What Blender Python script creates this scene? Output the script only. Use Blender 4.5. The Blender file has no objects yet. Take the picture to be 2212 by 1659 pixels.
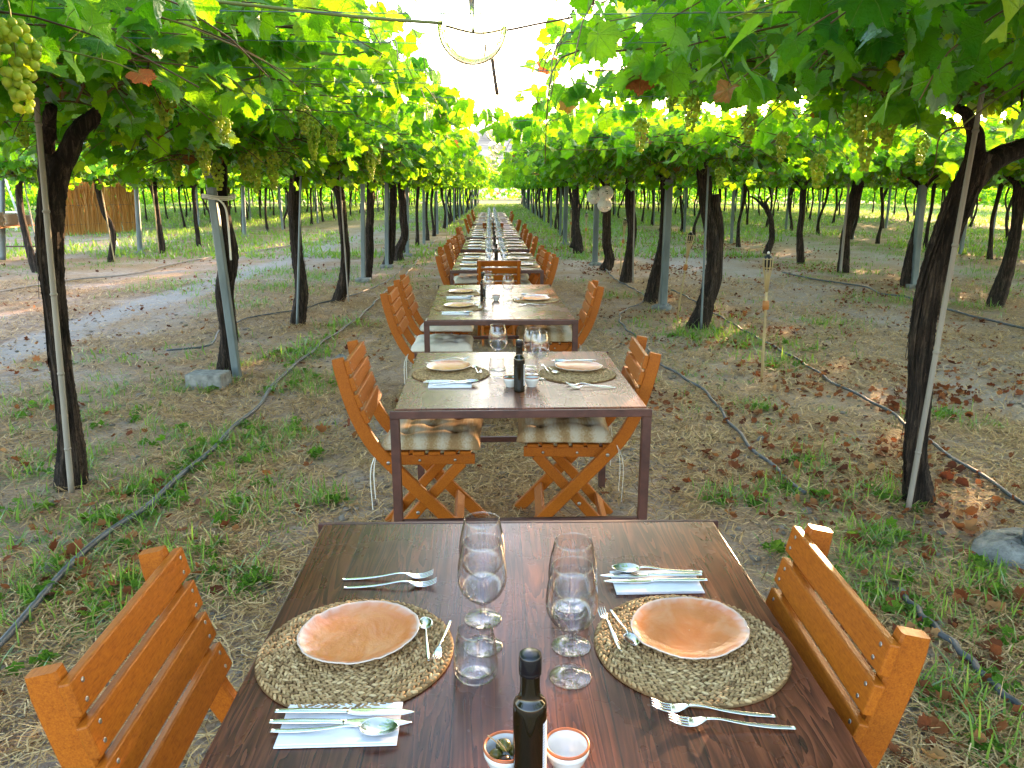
import bpy, bmesh, math, random
import numpy as np
from mathutils import Vector, Matrix
R = math.radians
SC = bpy.context.scene
COL = SC.collection
rng = np.random.default_rng(7)
random.seed(7)

# ------------------------------------------------------------------ camera, sky, sun, exposure
CAM_H, PITCH, YAW, F = 1.55, R(14.2), R(0.79), 1663.0      # F in pixels of a 2212 px wide picture
cam_d = bpy.data.cameras.new('camera'); cam = bpy.data.objects.new('camera', cam_d); COL.objects.link(cam)
cam.location = (0, 0, CAM_H); cam.rotation_euler = (R(90) - PITCH, 0, -YAW)
cam_d.sensor_width = 36; cam_d.lens = F / 2212 * 36; cam_d.clip_start = 0.05; cam_d.clip_end = 3000
SC.camera = cam
SUN_EL, SUN_AZ = R(9.5), R(31.0)                           # azimuth measured from +Y towards +X
W = bpy.data.worlds.new('World'); SC.world = W; W.use_nodes = True
nt = W.node_tree; bg = nt.nodes['Background']
sky = nt.nodes.new('ShaderNodeTexSky'); sky.sky_type = 'NISHITA'; sky.sun_disc = False
sky.sun_elevation = SUN_EL; sky.sun_rotation = SUN_AZ
sky.air_density = 1.0; sky.dust_density = 2.0; sky.ozone_density = 1.0
nt.links.new(sky.outputs[0], bg.inputs[0]); bg.inputs[1].default_value = 0.15
sun_d = bpy.data.lights.new('sun', 'SUN'); sun_d.energy = 2.6; sun_d.angle = R(0.5); sun_d.color = (1.0, 0.64, 0.31)
sun = bpy.data.objects.new('sun', sun_d); COL.objects.link(sun)
sdir = Vector((math.sin(SUN_AZ) * math.cos(SUN_EL), math.cos(SUN_AZ) * math.cos(SUN_EL), math.sin(SUN_EL)))
sun.rotation_euler = sdir.to_track_quat('Z', 'Y').to_euler(); sun.location = (6, 10, 20)
SC.view_settings.view_transform = 'Standard'; SC.view_settings.look = 'None'
SC.view_settings.exposure = 3.48; SC.view_settings.gamma = 1.0
try:                                                        # the phone's own white balance under green leaves
    SC.view_settings.use_white_balance = True; SC.view_settings.white_balance_temperature = 6500; SC.view_settings.white_balance_tint = 19
except Exception: pass
try:
    SC.cycles.use_denoising = True
    SC.cycles.max_bounces = 12; SC.cycles.diffuse_bounces = 4; SC.cycles.glossy_bounces = 4
    SC.cycles.transmission_bounces = 8; SC.cycles.transparent_max_bounces = 24
    SC.cycles.caustics_reflective = False; SC.cycles.caustics_refractive = True
    SC.cycles.sample_clamp_indirect = 6.0
except Exception:
    pass

cy_, sy_ = math.cos(YAW), math.sin(YAW)
RIGHT = np.array([cy_, -sy_, 0.0]); FWD = np.array([sy_ * math.cos(PITCH), cy_ * math.cos(PITCH), -math.sin(PITCH)])
UPV = np.cross(RIGHT, FWD)
def ray(px, py):
    return FWD + RIGHT * ((px - 1106) / F) + UPV * ((829.5 - py) / F)
def gp(px, py, z=0.0):                                       # where a photo point meets the height z
    d = ray(px, py); t = (z - CAM_H) / d[2]
    return np.array([d[0] * t, d[1] * t, z])
def at(px, py, y):                                           # where a photo point meets the plane at distance y
    d = ray(px, py); t = y / d[1]
    return np.array([d[0] * t, y, CAM_H + d[2] * t])

# ------------------------------------------------------------------ materials
def mat(name):
    m = bpy.data.materials.new(name); m.use_nodes = True
    return m, m.node_tree, m.node_tree.nodes['Principled BSDF']
def nd(t, kind, **kw):
    n = t.nodes.new(kind)
    for k, v in kw.items():
        if k.startswith('i_'): n.inputs[k[2:].replace('_', ' ')].default_value = v
        else: setattr(n, k, v)
    return n
def ramp(t, stops):
    n = t.nodes.new('ShaderNodeValToRGB'); e = n.color_ramp.elements
    while len(e) < len(stops): e.new(0.5)
    for q, (p, c) in zip(e, stops):
        q.position = p; q.color = (*c, 1) if len(c) == 3 else c
    return n
def L(t, a, b): t.links.new(a, b)
def coords(t, scale=(1, 1, 1), rot=(0, 0, 0)):
    tc = t.nodes.new('ShaderNodeTexCoord'); mp = t.nodes.new('ShaderNodeMapping')
    mp.inputs['Scale'].default_value = scale; mp.inputs['Rotation'].default_value = rot
    L(t, tc.outputs['Object'], mp.inputs[0]); return mp.outputs[0]
def noise(t, vec, scale, detail=4, rough=0.6, dist=0.0):
    n = nd(t, 'ShaderNodeTexNoise'); n.inputs['Scale'].default_value = scale; n.inputs['Detail'].default_value = detail
    n.inputs['Roughness'].default_value = rough; n.inputs['Distortion'].default_value = dist
    if vec is not None: L(t, vec, n.inputs['Vector'])
    return n
def bump(t, h, strength, dist, b):
    n = nd(t, 'ShaderNodeBump'); n.inputs['Strength'].default_value = strength; n.inputs['Distance'].default_value = dist
    L(t, h, n.inputs['Height']); L(t, n.outputs[0], b.inputs['Normal']); return n
def mixc(t, fac, a, b):
    n = nd(t, 'ShaderNodeMix'); n.data_type = 'RGBA'
    if isinstance(fac, float): n.inputs[0].default_value = fac
    else: L(t, fac, n.inputs[0])
    for s, v in ((6, a), (7, b)):
        if isinstance(v, tuple): n.inputs[s].default_value = (*v, 1)
        else: L(t, v, n.inputs[s])
    return n.outputs[2]
def mth(t, op, a, b=None, clamp=False):
    n = nd(t, 'ShaderNodeMath'); n.operation = op; n.use_clamp = clamp
    for i, v in enumerate((a, b)):
        if v is None: continue
        if isinstance(v, (int, float)): n.inputs[i].default_value = v
        else: L(t, v, n.inputs[i])
    return n.outputs[0]
def attr(t, name, out='Fac'):
    n = nd(t, 'ShaderNodeAttribute'); n.attribute_name = name; return n.outputs[out]
def simple(name, col, rough=0.5, metal=0.0, nscale=0, namt=0.25, bscale=0, bstr=0.2, bdist=0.002, stretch=(1, 1, 1), spec=0.5):
    m, t, b = mat(name)
    b.inputs['Roughness'].default_value = rough; b.inputs['Metallic'].default_value = metal
    b.inputs['Specular IOR Level'].default_value = spec
    b.inputs['Base Color'].default_value = (*col, 1)
    if nscale:
        n = noise(t, coords(t, stretch), nscale)
        lo = tuple(c * (1 - namt) for c in col); hi = tuple(min(1, c * (1 + namt)) for c in col)
        r = ramp(t, [(0.3, lo), (0.7, hi)]); L(t, n.outputs[0], r.inputs[0]); L(t, r.outputs[0], b.inputs['Base Color'])
    if bscale:
        n2 = noise(t, coords(t, stretch), bscale); bump(t, n2.outputs[0], bstr, bdist, b)
    return m
M = {}
def leaf_material(name, refl, trans, gloss=0.03, dead=0.0):
    m, t, b = mat(name); t.nodes.remove(b); out = t.nodes['Material Output']
    tint = attr(t, 'tint')                                  # each leaf's own shade of green
    uv = attr(t, 'leafuv', 'Vector')
    sep = nd(t, 'ShaderNodeSeparateXYZ'); L(t, uv, sep.inputs[0])
    # veins: five rays from the leaf stalk
    ang = mth(t, 'ARCTAN2', sep.outputs[1], sep.outputs[0])
    vein = mth(t, 'ABSOLUTE', mth(t, 'SINE', mth(t, 'MULTIPLY', ang, 3.55)))
    ln = nd(t, 'ShaderNodeVectorMath'); ln.operation = 'LENGTH'; L(t, uv, ln.inputs[0])
    vein = mth(t, 'MULTIPLY', vein, ln.outputs['Value'])
    veinf = nd(t, 'ShaderNodeMapRange'); L(t, vein, veinf.inputs[0]); veinf.inputs[1].default_value = 0.0; veinf.inputs[2].default_value = 0.075
    veinf.inputs[3].default_value = 1.0; veinf.inputs[4].default_value = 0.0
    r1 = ramp(t, refl); L(t, tint, r1.inputs[0]); r2 = ramp(t, trans); L(t, tint, r2.inputs[0])
    blot = noise(t, uv, 2.2, 3)
    br = ramp(t, [(0.35, (0.75, 0.75, 0.75)), (0.65, (1.2, 1.2, 1.2))]); L(t, blot.outputs[0], br.inputs[0])
    mul = nd(t, 'ShaderNodeMix'); mul.data_type = 'RGBA'; mul.blend_type = 'MULTIPLY'; mul.inputs[0].default_value = 1
    L(t, r1.outputs[0], mul.inputs[6]); L(t, br.outputs[0], mul.inputs[7])
    c1 = mixc(t, mth(t, 'MULTIPLY', veinf.outputs[0], 0.45), mul.outputs[2], (0.16, 0.24, 0.06))
    c2 = mixc(t, mth(t, 'MULTIPLY', veinf.outputs[0], 0.5), r2.outputs[0], (0.12, 0.22, 0.02))
    d = nd(t, 'ShaderNodeBsdfDiffuse'); L(t, c1, d.inputs[0])
    bp = nd(t, 'ShaderNodeBump'); bp.inputs['Strength'].default_value = 0.8; bp.inputs['Distance'].default_value = 0.006; L(t, mth(t, 'ADD', mth(t, 'MULTIPLY', veinf.outputs[0], -0.7), mth(t, 'MULTIPLY', noise(t, uv, 6.5, 2).outputs[0], 1.3)), bp.inputs['Height'])
    L(t, bp.outputs[0], d.inputs['Normal'])
    tr = nd(t, 'ShaderNodeBsdfTranslucent'); L(t, c2, tr.inputs[0]); L(t, bp.outputs[0], tr.inputs['Normal'])
    g = nd(t, 'ShaderNodeBsdfGlossy'); L(t, bp.outputs[0], g.inputs['Normal']); g.inputs['Roughness'].default_value = 0.42; g.inputs[0].default_value = (0.8, 0.9, 0.95, 1)
    a = nd(t, 'ShaderNodeAddShader'); L(t, d.outputs[0], a.inputs[0]); L(t, tr.outputs[0], a.inputs[1])
    fr = nd(t, 'ShaderNodeFresnel'); fr.inputs[0].default_value = 1.42
    mx = nd(t, 'ShaderNodeMixShader'); L(t, mth(t, 'MULTIPLY', fr.outputs[0], gloss * 6), mx.inputs[0])
    L(t, a.outputs[0], mx.inputs[1]); L(t, g.outputs[0], mx.inputs[2]); L(t, mx.outputs[0], out.inputs[0])
    return m
M['leaf'] = leaf_material('vine_leaf',
    [(0.0, (0.20, 0.055, 0.018)), (0.05, (0.16, 0.09, 0.02)), (0.08, (0.007, 0.044, 0.004)), (0.5, (0.016, 0.076, 0.004)), (0.9, (0.042, 0.125, 0.005)), (1.0, (0.16, 0.20, 0.02))],
    [(0.0, (0.22, 0.04, 0.008)), (0.05, (0.2, 0.09, 0.01)), (0.08, (0.05, 0.20, 0.001)), (0.5, (0.14, 0.36, 0.001)), (0.9, (0.31, 0.52, 0.002)), (1.0, (0.52, 0.52, 0.012))])
M['grass'] = leaf_material('green_blade',
    [(0.0, (0.024, 0.060, 0.008)), (0.5, (0.042, 0.10, 0.012)), (1.0, (0.11, 0.15, 0.025))],
    [(0.0, (0.04, 0.10, 0.006)), (0.5, (0.075, 0.18, 0.008)), (1.0, (0.18, 0.25, 0.015))], 0.015)
def plain_leafy(name, stops, trans=0.35, rough=0.8):
    m, t, b = mat(name); out = t.nodes['Material Output']
    r1 = ramp(t, stops); L(t, attr(t, 'tint'), r1.inputs[0]); L(t, r1.outputs[0], b.inputs['Base Color'])
    b.inputs['Roughness'].default_value = rough; b.inputs['Specular IOR Level'].default_value = 0.2
    tr = nd(t, 'ShaderNodeBsdfTranslucent'); L(t, r1.outputs[0], tr.inputs[0])
    mx = nd(t, 'ShaderNodeMixShader'); mx.inputs[0].default_value = trans
    L(t, b.outputs[0], mx.inputs[1]); L(t, tr.outputs[0], mx.inputs[2]); L(t, mx.outputs[0], out.inputs[0]); return m
M['straw'] = plain_leafy('dry_straw', [(0.0, (0.17, 0.095, 0.045)), (0.5, (0.54, 0.345, 0.15)), (1.0, (0.82, 0.62, 0.35))], 0.2)
M['dead'] = plain_leafy('dead_leaf', [(0.0, (0.08, 0.025, 0.012)), (0.35, (0.19, 0.055, 0.02)), (0.7, (0.30, 0.11, 0.035)), (1.0, (0.42, 0.24, 0.10))], 0.3)
M['shoot'] = plain_leafy('vine_shoot', [(0.0, (0.07, 0.035, 0.018)), (0.5, (0.17, 0.09, 0.035)), (1.0, (0.17, 0.22, 0.05))], 0.05, 0.5)
def bark():
    m, t, b = mat('vine_bark')
    v = coords(t, (1, 1, 0.07)); n = noise(t, v, 48, 7, 0.75, 0.8); n2 = noise(t, coords(t), 9, 3)
    r = ramp(t, [(0.34, (0.007, 0.005, 0.004)), (0.5, (0.028, 0.020, 0.015)), (0.64, (0.12, 0.09, 0.068))]); L(t, n.outputs[0], r.inputs[0])
    r2 = ramp(t, [(0.4, (0.7, 0.7, 0.7)), (0.7, (1.25, 1.1, 1.0))]); L(t, n2.outputs[0], r2.inputs[0])
    mul = nd(t, 'ShaderNodeMix'); mul.data_type = 'RGBA'; mul.blend_type = 'MULTIPLY'; mul.inputs[0].default_value = 1
    L(t, r.outputs[0], mul.inputs[6]); L(t, r2.outputs[0], mul.inputs[7]); L(t, mul.outputs[2], b.inputs['Base Color'])
    b.inputs['Roughness'].default_value = 0.85; b.inputs['Specular IOR Level'].default_value = 0.25
    bump(t, n.outputs[0], 1.0, 0.022, b); return m
M['bark'] = bark()
def grape():
    m, t, b = mat('grape_skin'); out = t.nodes['Material Output']
    r = ramp(t, [(0.0, (0.28, 0.42, 0.035)), (0.5, (0.48, 0.60, 0.05)), (1.0, (0.70, 0.68, 0.065))]); L(t, attr(t, 'tint'), r.inputs[0])
    L(t, r.outputs[0], b.inputs['Base Color']); b.inputs['Roughness'].default_value = 0.38
    tr = nd(t, 'ShaderNodeBsdfTranslucent'); L(t, r.outputs[0], tr.inputs[0])
    mx = nd(t, 'ShaderNodeMixShader'); mx.inputs[0].default_value = 0.5
    L(t, b.outputs[0], mx.inputs[1]); L(t, tr.outputs[0], mx.inputs[2]); L(t, mx.outputs[0], out.inputs[0]); return m
M['grape'] = grape()
def glass(name, tintc=(1, 1, 1), edge=0.42, rough=0.0):
    m, t, b = mat(name); t.nodes.remove(b); out = t.nodes['Material Output']
    lw = nd(t, 'ShaderNodeLayerWeight'); lw.inputs[0].default_value = 0.5
    r = ramp(t, [(0.0, tuple(0.985 * c for c in tintc)), (0.7, tuple(0.95 * c for c in tintc)), (1.0, tuple(edge * c for c in tintc))]); L(t, lw.outputs['Facing'], r.inputs[0])
    tr = nd(t, 'ShaderNodeBsdfTransparent'); L(t, r.outputs[0], tr.inputs[0])
    g = nd(t, 'ShaderNodeBsdfGlossy'); g.inputs['Roughness'].default_value = rough
    lf = nd(t, 'ShaderNodeLayerWeight'); lf.inputs[0].default_value = 0.5     # Schlick: the same from both sides of the wall
    sch = mth(t, 'ADD', mth(t, 'MULTIPLY', mth(t, 'POWER', lf.outputs['Facing'], 3.0), 0.85), 0.055, True)
    mx = nd(t, 'ShaderNodeMixShader'); L(t, sch, mx.inputs[0]); L(t, tr.outputs[0], mx.inputs[1]); L(t, g.outputs[0], mx.inputs[2])
    L(t, mx.outputs[0], out.inputs[0]); return m
def real_glass(name, col, ior):
    m, t, b = mat(name); t.nodes.remove(b); g = nd(t, 'ShaderNodeBsdfGlass'); g.inputs['Color'].default_value = (*col, 1); g.inputs['Roughness'].default_value = 0.0; g.inputs['IOR'].default_value = ior
    tr = nd(t, 'ShaderNodeBsdfTransparent'); mx = nd(t, 'ShaderNodeMixShader'); mx.inputs[0].default_value = 1.0; L(t, tr.outputs[0], mx.inputs[1]); L(t, g.outputs[0], mx.inputs[2])
    L(t, mx.outputs[0], t.nodes['Material Output'].inputs[0]); return m
M['glass'] = glass('clear_glass', (0.985, 0.99, 1.0), 0.55); M['globe'] = real_glass('globe_glass', (1.0, 0.98, 0.90), 1.45)
def tabletop(name, stops, coat):
    m, t, b = mat(name)
    oi = nd(t, 'ShaderNodeObjectInfo'); tc = nd(t, 'ShaderNodeTexCoord')
    ad = nd(t, 'ShaderNodeVectorMath'); ad.operation = 'ADD'; L(t, tc.outputs['Object'], ad.inputs[0])
    cmb = nd(t, 'ShaderNodeCombineXYZ'); L(t, mth(t, 'MULTIPLY', oi.outputs['Random'], 7.0), cmb.inputs[1]); L(t, cmb.outputs[0], ad.inputs[1])
    sep = nd(t, 'ShaderNodeSeparateXYZ'); L(t, ad.outputs[0], sep.inputs[0])
    px = mth(t, 'MULTIPLY', sep.outputs[0], 8.0); pid = mth(t, 'FLOOR', px)
    wn = nd(t, 'ShaderNodeTexWhiteNoise'); wn.noise_dimensions = '1D'; L(t, pid, wn.inputs['W'])
    # grain shifts from plank to plank
    off = nd(t, 'ShaderNodeCombineXYZ'); L(t, mth(t, 'MULTIPLY', wn.outputs[0], 9.0), off.inputs[1]); L(t, mth(t, 'MULTIPLY', wn.outputs[0], 5.0), off.inputs[2])
    v = nd(t, 'ShaderNodeVectorMath'); v.operation = 'ADD'; L(t, ad.outputs[0], v.inputs[0]); L(t, off.outputs[0], v.inputs[1])
    mp = nd(t, 'ShaderNodeMapping'); mp.inputs['Scale'].default_value = (1, 0.07, 1); L(t, v.outputs[0], mp.inputs[0])
    kn = nd(t, 'ShaderNodeTexVoronoi'); kn.inputs['Scale'].default_value = 3.1
    mk = nd(t, 'ShaderNodeMapping'); mk.inputs['Scale'].default_value = (1.6, 0.8, 1); L(t, v.outputs[0], mk.inputs[0]); L(t, mk.outputs[0], kn.inputs['Vector'])
    knot = nd(t, 'ShaderNodeMapRange'); L(t, kn.outputs['Distance'], knot.inputs[0]); knot.inputs[1].default_value = 0.035; knot.inputs[2].default_value = 0.085
    knot.inputs[3].default_value = 1; knot.inputs[4].default_value = 0
    swirl = nd(t, 'ShaderNodeMapRange'); L(t, kn.outputs['Distance'], swirl.inputs[0]); swirl.inputs[1].default_value = 0.0; swirl.inputs[2].default_value = 0.35
    swirl.inputs[3].default_value = 0.35; swirl.inputs[4].default_value = 0
    n1 = noise(t, mp.outputs[0], 22, 3, 0.55, 0.8)
    wv = mth(t, 'FRACT', mth(t, 'ADD', mth(t, 'MULTIPLY', n1.outputs[0], 9.0), mth(t, 'MULTIPLY', swirl.outputs[0], 6.0)))
    fine = noise(t, mp.outputs[0], 320, 3, 0.7)
    base = mth(t, 'ADD', mth(t, 'MULTIPLY', wv, 0.55), mth(t, 'MULTIPLY', fine.outputs[0], 0.5))
    r = ramp(t, stops); L(t, base, r.inputs[0])
    pt = ramp(t, [(0.0, (0.62, 0.62, 0.62)), (1.0, (1.4, 1.3, 1.2))]); L(t, wn.outputs[0], pt.inputs[0])
    mul = nd(t, 'ShaderNodeMix'); mul.data_type = 'RGBA'; mul.blend_type = 'MULTIPLY'; mul.inputs[0].default_value = 1
    L(t, r.outputs[0], mul.inputs[6]); L(t, pt.outputs[0], mul.inputs[7])
    c = mixc(t, mth(t, 'MULTIPLY', knot.outputs[0], 0.75), mul.outputs[2], (0.016, 0.008, 0.006))
    fx = mth(t, 'FRACT', px); edge = mth(t, 'LESS_THAN', mth(t, 'MINIMUM', fx, mth(t, 'SUBTRACT', 1.0, fx)), 0.012)
    c = mixc(t, mth(t, 'MULTIPLY', edge, 0.8), c, (0.012, 0.007, 0.005)); L(t, c, b.inputs['Base Color'])
    rr = nd(t, 'ShaderNodeMapRange'); L(t, noise(t, tc.outputs['Object'], 6, 4).outputs[0], rr.inputs[0]); rr.inputs[1].default_value = .3; rr.inputs[2].default_value = .7
    rr.inputs[3].default_value = 0.22; rr.inputs[4].default_value = 0.33; L(t, rr.outputs[0], b.inputs['Roughness'])
    b.inputs['Specular IOR Level'].default_value = 0.34 if coat == 0 else 0.42; b.inputs['Coat Weight'].default_value = coat; b.inputs['Coat Roughness'].default_value = 0.2
    bump(t, mth(t, 'SUBTRACT', base, mth(t, 'MULTIPLY', edge, 1.5)), 0.16, 0.0010, b); return m
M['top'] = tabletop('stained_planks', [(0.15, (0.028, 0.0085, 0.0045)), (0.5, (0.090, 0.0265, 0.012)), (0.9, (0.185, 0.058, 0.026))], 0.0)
M['top_pale'] = tabletop('sheen_planks', [(0.15, (0.085, 0.027, 0.013)), (0.5, (0.17, 0.058, 0.028)), (0.9, (0.28, 0.105, 0.052))], 0.04)  # same planks in paler brown, standing in for sky sheen on the farther tops
def chairwood():
    m, t, b = mat('orange_stained_wood')
    n = noise(t, coords(t, (7, 1, 7)), 48, 5, 0.6, 0.3); n2 = noise(t, coords(t), 140, 3)
    r = ramp(t, [(0.32, (0.22, 0.052, 0.0035)), (0.5, (0.34, 0.092, 0.0055)), (0.68, (0.43, 0.130, 0.008))])
    L(t, mth(t, 'ADD', mth(t, 'MULTIPLY', n.outputs[0], 0.7), mth(t, 'MULTIPLY', n2.outputs[0], 0.3)), r.inputs[0])
    oi = nd(t, 'ShaderNodeObjectInfo'); pt = ramp(t, [(0, (0.86, 0.82, 0.8)), (1, (1.08, 1.05, 1.0))]); L(t, oi.outputs['Random'], pt.inputs[0])
    mul = nd(t, 'ShaderNodeMix'); mul.data_type = 'RGBA'; mul.blend_type = 'MULTIPLY'; mul.inputs[0].default_value = 1
    L(t, r.outputs[0], mul.inputs[6]); L(t, pt.outputs[0], mul.inputs[7]); L(t, mul.outputs[2], b.inputs['Base Color'])
    b.inputs['Roughness'].default_value = 0.45; b.inputs['Specular IOR Level'].default_value = 0.25; bump(t, n2.outputs[0], 0.25, 0.0008, b); return m
M['chair'] = chairwood()
M['iron'] = simple('oxide_red_iron', (0.075, 0.026, 0.018), 0.5, 0.0, 14, 0.4, 60, 0.3, 0.001)
M['screw'] = simple('screw_steel', (0.35, 0.33, 0.30), 0.35, 0.9)
M['steel'] = simple('polished_steel', (0.72, 0.72, 0.71), 0.13, 1.0)
M['galv'] = simple('galvanised_post', (0.15, 0.19, 0.20), 0.5, 0.35, 6, 0.3, 40, 0.15, 0.001, (1, 1, 0.3))
M['wire'] = simple('trellis_wire', (0.10, 0.13, 0.14), 0.5, 0.6)
M['bamboo'] = simple('bamboo_cane', (0.44, 0.33, 0.16), 0.45, 0, 7, 0.35, 0, 0, 0, (1, 1, 0.4))
M['grey_cane'] = simple('weathered_cane', (0.27, 0.24, 0.20), 0.6, 0, 7, 0.35, 90, 0.3, 0.001, (1, 1, 0.1))
M['concrete'] = simple('concrete', (0.22, 0.22, 0.205), 0.95, 0, 16, 0.45, 45, 1.0, 0.015)
M['hose'] = simple('irrigation_hose', (0.06, 0.07, 0.08), 0.5, 0, 9, 0.5)
M['hose_pale'] = simple('dusty_hose', (0.26, 0.22, 0.17), 0.8, 0, 9, 0.3)
M['ribbon'] = simple('white_ribbon', (0.70, 0.67, 0.60), 0.8)
M['napkin'] = simple('white_paper', (0.80, 0.81, 0.83), 0.85, 0, 30, 0.04, 60, 0.15, 0.0008)
M['porcelain'] = simple('white_glaze', (0.72, 0.74, 0.72), 0.15, 0, 8, 0.06)
M['terra'] = simple('terracotta_rim', (0.42, 0.11, 0.03), 0.35, 0, 30, 0.3)
M['olive'] = simple('olive_skin', (0.10, 0.095, 0.018), 0.28, 0, 40, 0.45)
M['olive_dark'] = simple('dark_olive_skin', (0.06, 0.03, 0.015), 0.28, 0, 40, 0.45)
M['cap'] = simple('black_cap', (0.008, 0.008, 0.009), 0.22)
M['blackmetal'] = simple('black_tin', (0.012, 0.012, 0.012), 0.4, 0.3)
M['whitewire'] = simple('white_wicker', (0.88, 0.87, 0.84), 0.6)
M['whitepaint'] = simple('white_paint', (0.72, 0.73, 0.74), 0.45)
M['socket'] = simple('bulb_socket', (0.10, 0.085, 0.06), 0.4, 0.6)
M['tan_stack'] = simple('stacked_mats', (0.40, 0.27, 0.14), 0.8, 0, 25, 0.4, 60, 0.5, 0.003)
M['orange_plank'] = simple('orange_plank', (0.45, 0.17, 0.04), 0.6, 0, 10, 0.3)
def bottle_glass():
    m, t, b = mat('dark_green_glass'); b.inputs['Base Color'].default_value = (0.010, 0.007, 0.002, 1)
    b.inputs['Roughness'].default_value = 0.06; b.inputs['Specular IOR Level'].default_value = 0.6; return m
M['bottle'] = bottle_glass()
def label_paper():
    m, t, b = mat('label_paper'); v = coords(t)
    sep = nd(t, 'ShaderNodeSeparateXYZ'); L(t, v, sep.inputs[0])
    row = mth(t, 'FRACT', mth(t, 'MULTIPLY', sep.outputs[2], 240.0))
    n = noise(t, coords(t, (1, 1, 0.02)), 700, 2); ink = mth(t, 'MULTIPLY', mth(t, 'LESS_THAN', row, 0.45), mth(t, 'GREATER_THAN', n.outputs[0], 0.47))
    L(t, mixc(t, mth(t, 'MULTIPLY', ink, 0.65), (0.72, 0.75, 0.80), (0.12, 0.15, 0.24)), b.inputs['Base Color']); b.inputs['Roughness'].default_value = 0.6; return m
M['label'] = label_paper()
def plate_mat():
    m, t, b = mat('orange_glaze'); v = coords(t)
    n = noise(t, v, 13, 4, 0.6, 0.6); n2 = noise(t, v, 90, 3)
    r = ramp(t, [(0.3, (0.54, 0.145, 0.03)), (0.52, (0.62, 0.205, 0.065)), (0.74, (0.66, 0.31, 0.15))]); L(t, n.outputs[0], r.inputs[0])
    L(t, mixc(t, attr(t, 'tint'), r.outputs[0], (0.66, 0.55, 0.47)), b.inputs['Base Color'])
    b.inputs['Roughness'].default_value = 0.2
    bump(t, mth(t, 'ADD', n.outputs[0], mth(t, 'MULTIPLY', n2.outputs[0], 0.25)), 0.55, 0.004, b); return m
M['plate'] = plate_mat()
M['mat'] = plain_leafy('seagrass', [(0.0, (0.16, 0.088, 0.034)), (0.5, (0.42, 0.265, 0.115)), (1.0, (0.64, 0.45, 0.225))], 0.05, 0.6)
def cushion_mat():
    m, t, b = mat('striped_cotton'); v = coords(t)
    sep = nd(t, 'ShaderNodeSeparateXYZ'); L(t, v, sep.inputs[0])
    n = noise(t, coords(t, (1, 0.25, 1)), 16, 3, 0.5); n3 = noise(t, coords(t, (1, 0.05, 1)), 130, 2)
    band = mth(t, 'SINE', mth(t, 'ADD', mth(t, 'MULTIPLY', sep.outputs[0], 62.0), mth(t, 'MULTIPLY', n.outputs[0], 2.6)))
    s = mth(t, 'ADD', mth(t, 'ADD', mth(t, 'MULTIPLY', band, 0.22), mth(t, 'MULTIPLY', sep.outputs[0], 0.8)), mth(t, 'MULTIPLY', n3.outputs[0], 0.7))
    r = ramp(t, [(0.10, (0.46, 0.40, 0.30)), (0.32, (0.40, 0.31, 0.20)), (0.46, (0.32, 0.22, 0.11)), (0.64, (0.27, 0.165, 0.075))])
    L(t, s, r.inputs[0]); L(t, r.outputs[0], b.inputs['Base Color']); b.inputs['Roughness'].default_value = 0.9
    b.inputs['Specular IOR Level'].default_value = 0.15
    bump(t, noise(t, v, 500, 2).outputs[0], 0.25, 0.0008, b); return m
M['cushion'] = cushion_mat()
M['cushion_white'] = simple('pale_cotton', (0.74, 0.71, 0.63), 0.9, 0, 12, 0.12, 400, 0.2, 0.0008)
M['reed'] = plain_leafy('reed', [(0.0, (0.45, 0.19, 0.03)), (0.5, (0.76, 0.41, 0.09)), (1.0, (0.84, 0.60, 0.24))], 0.62, 0.6)
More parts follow.
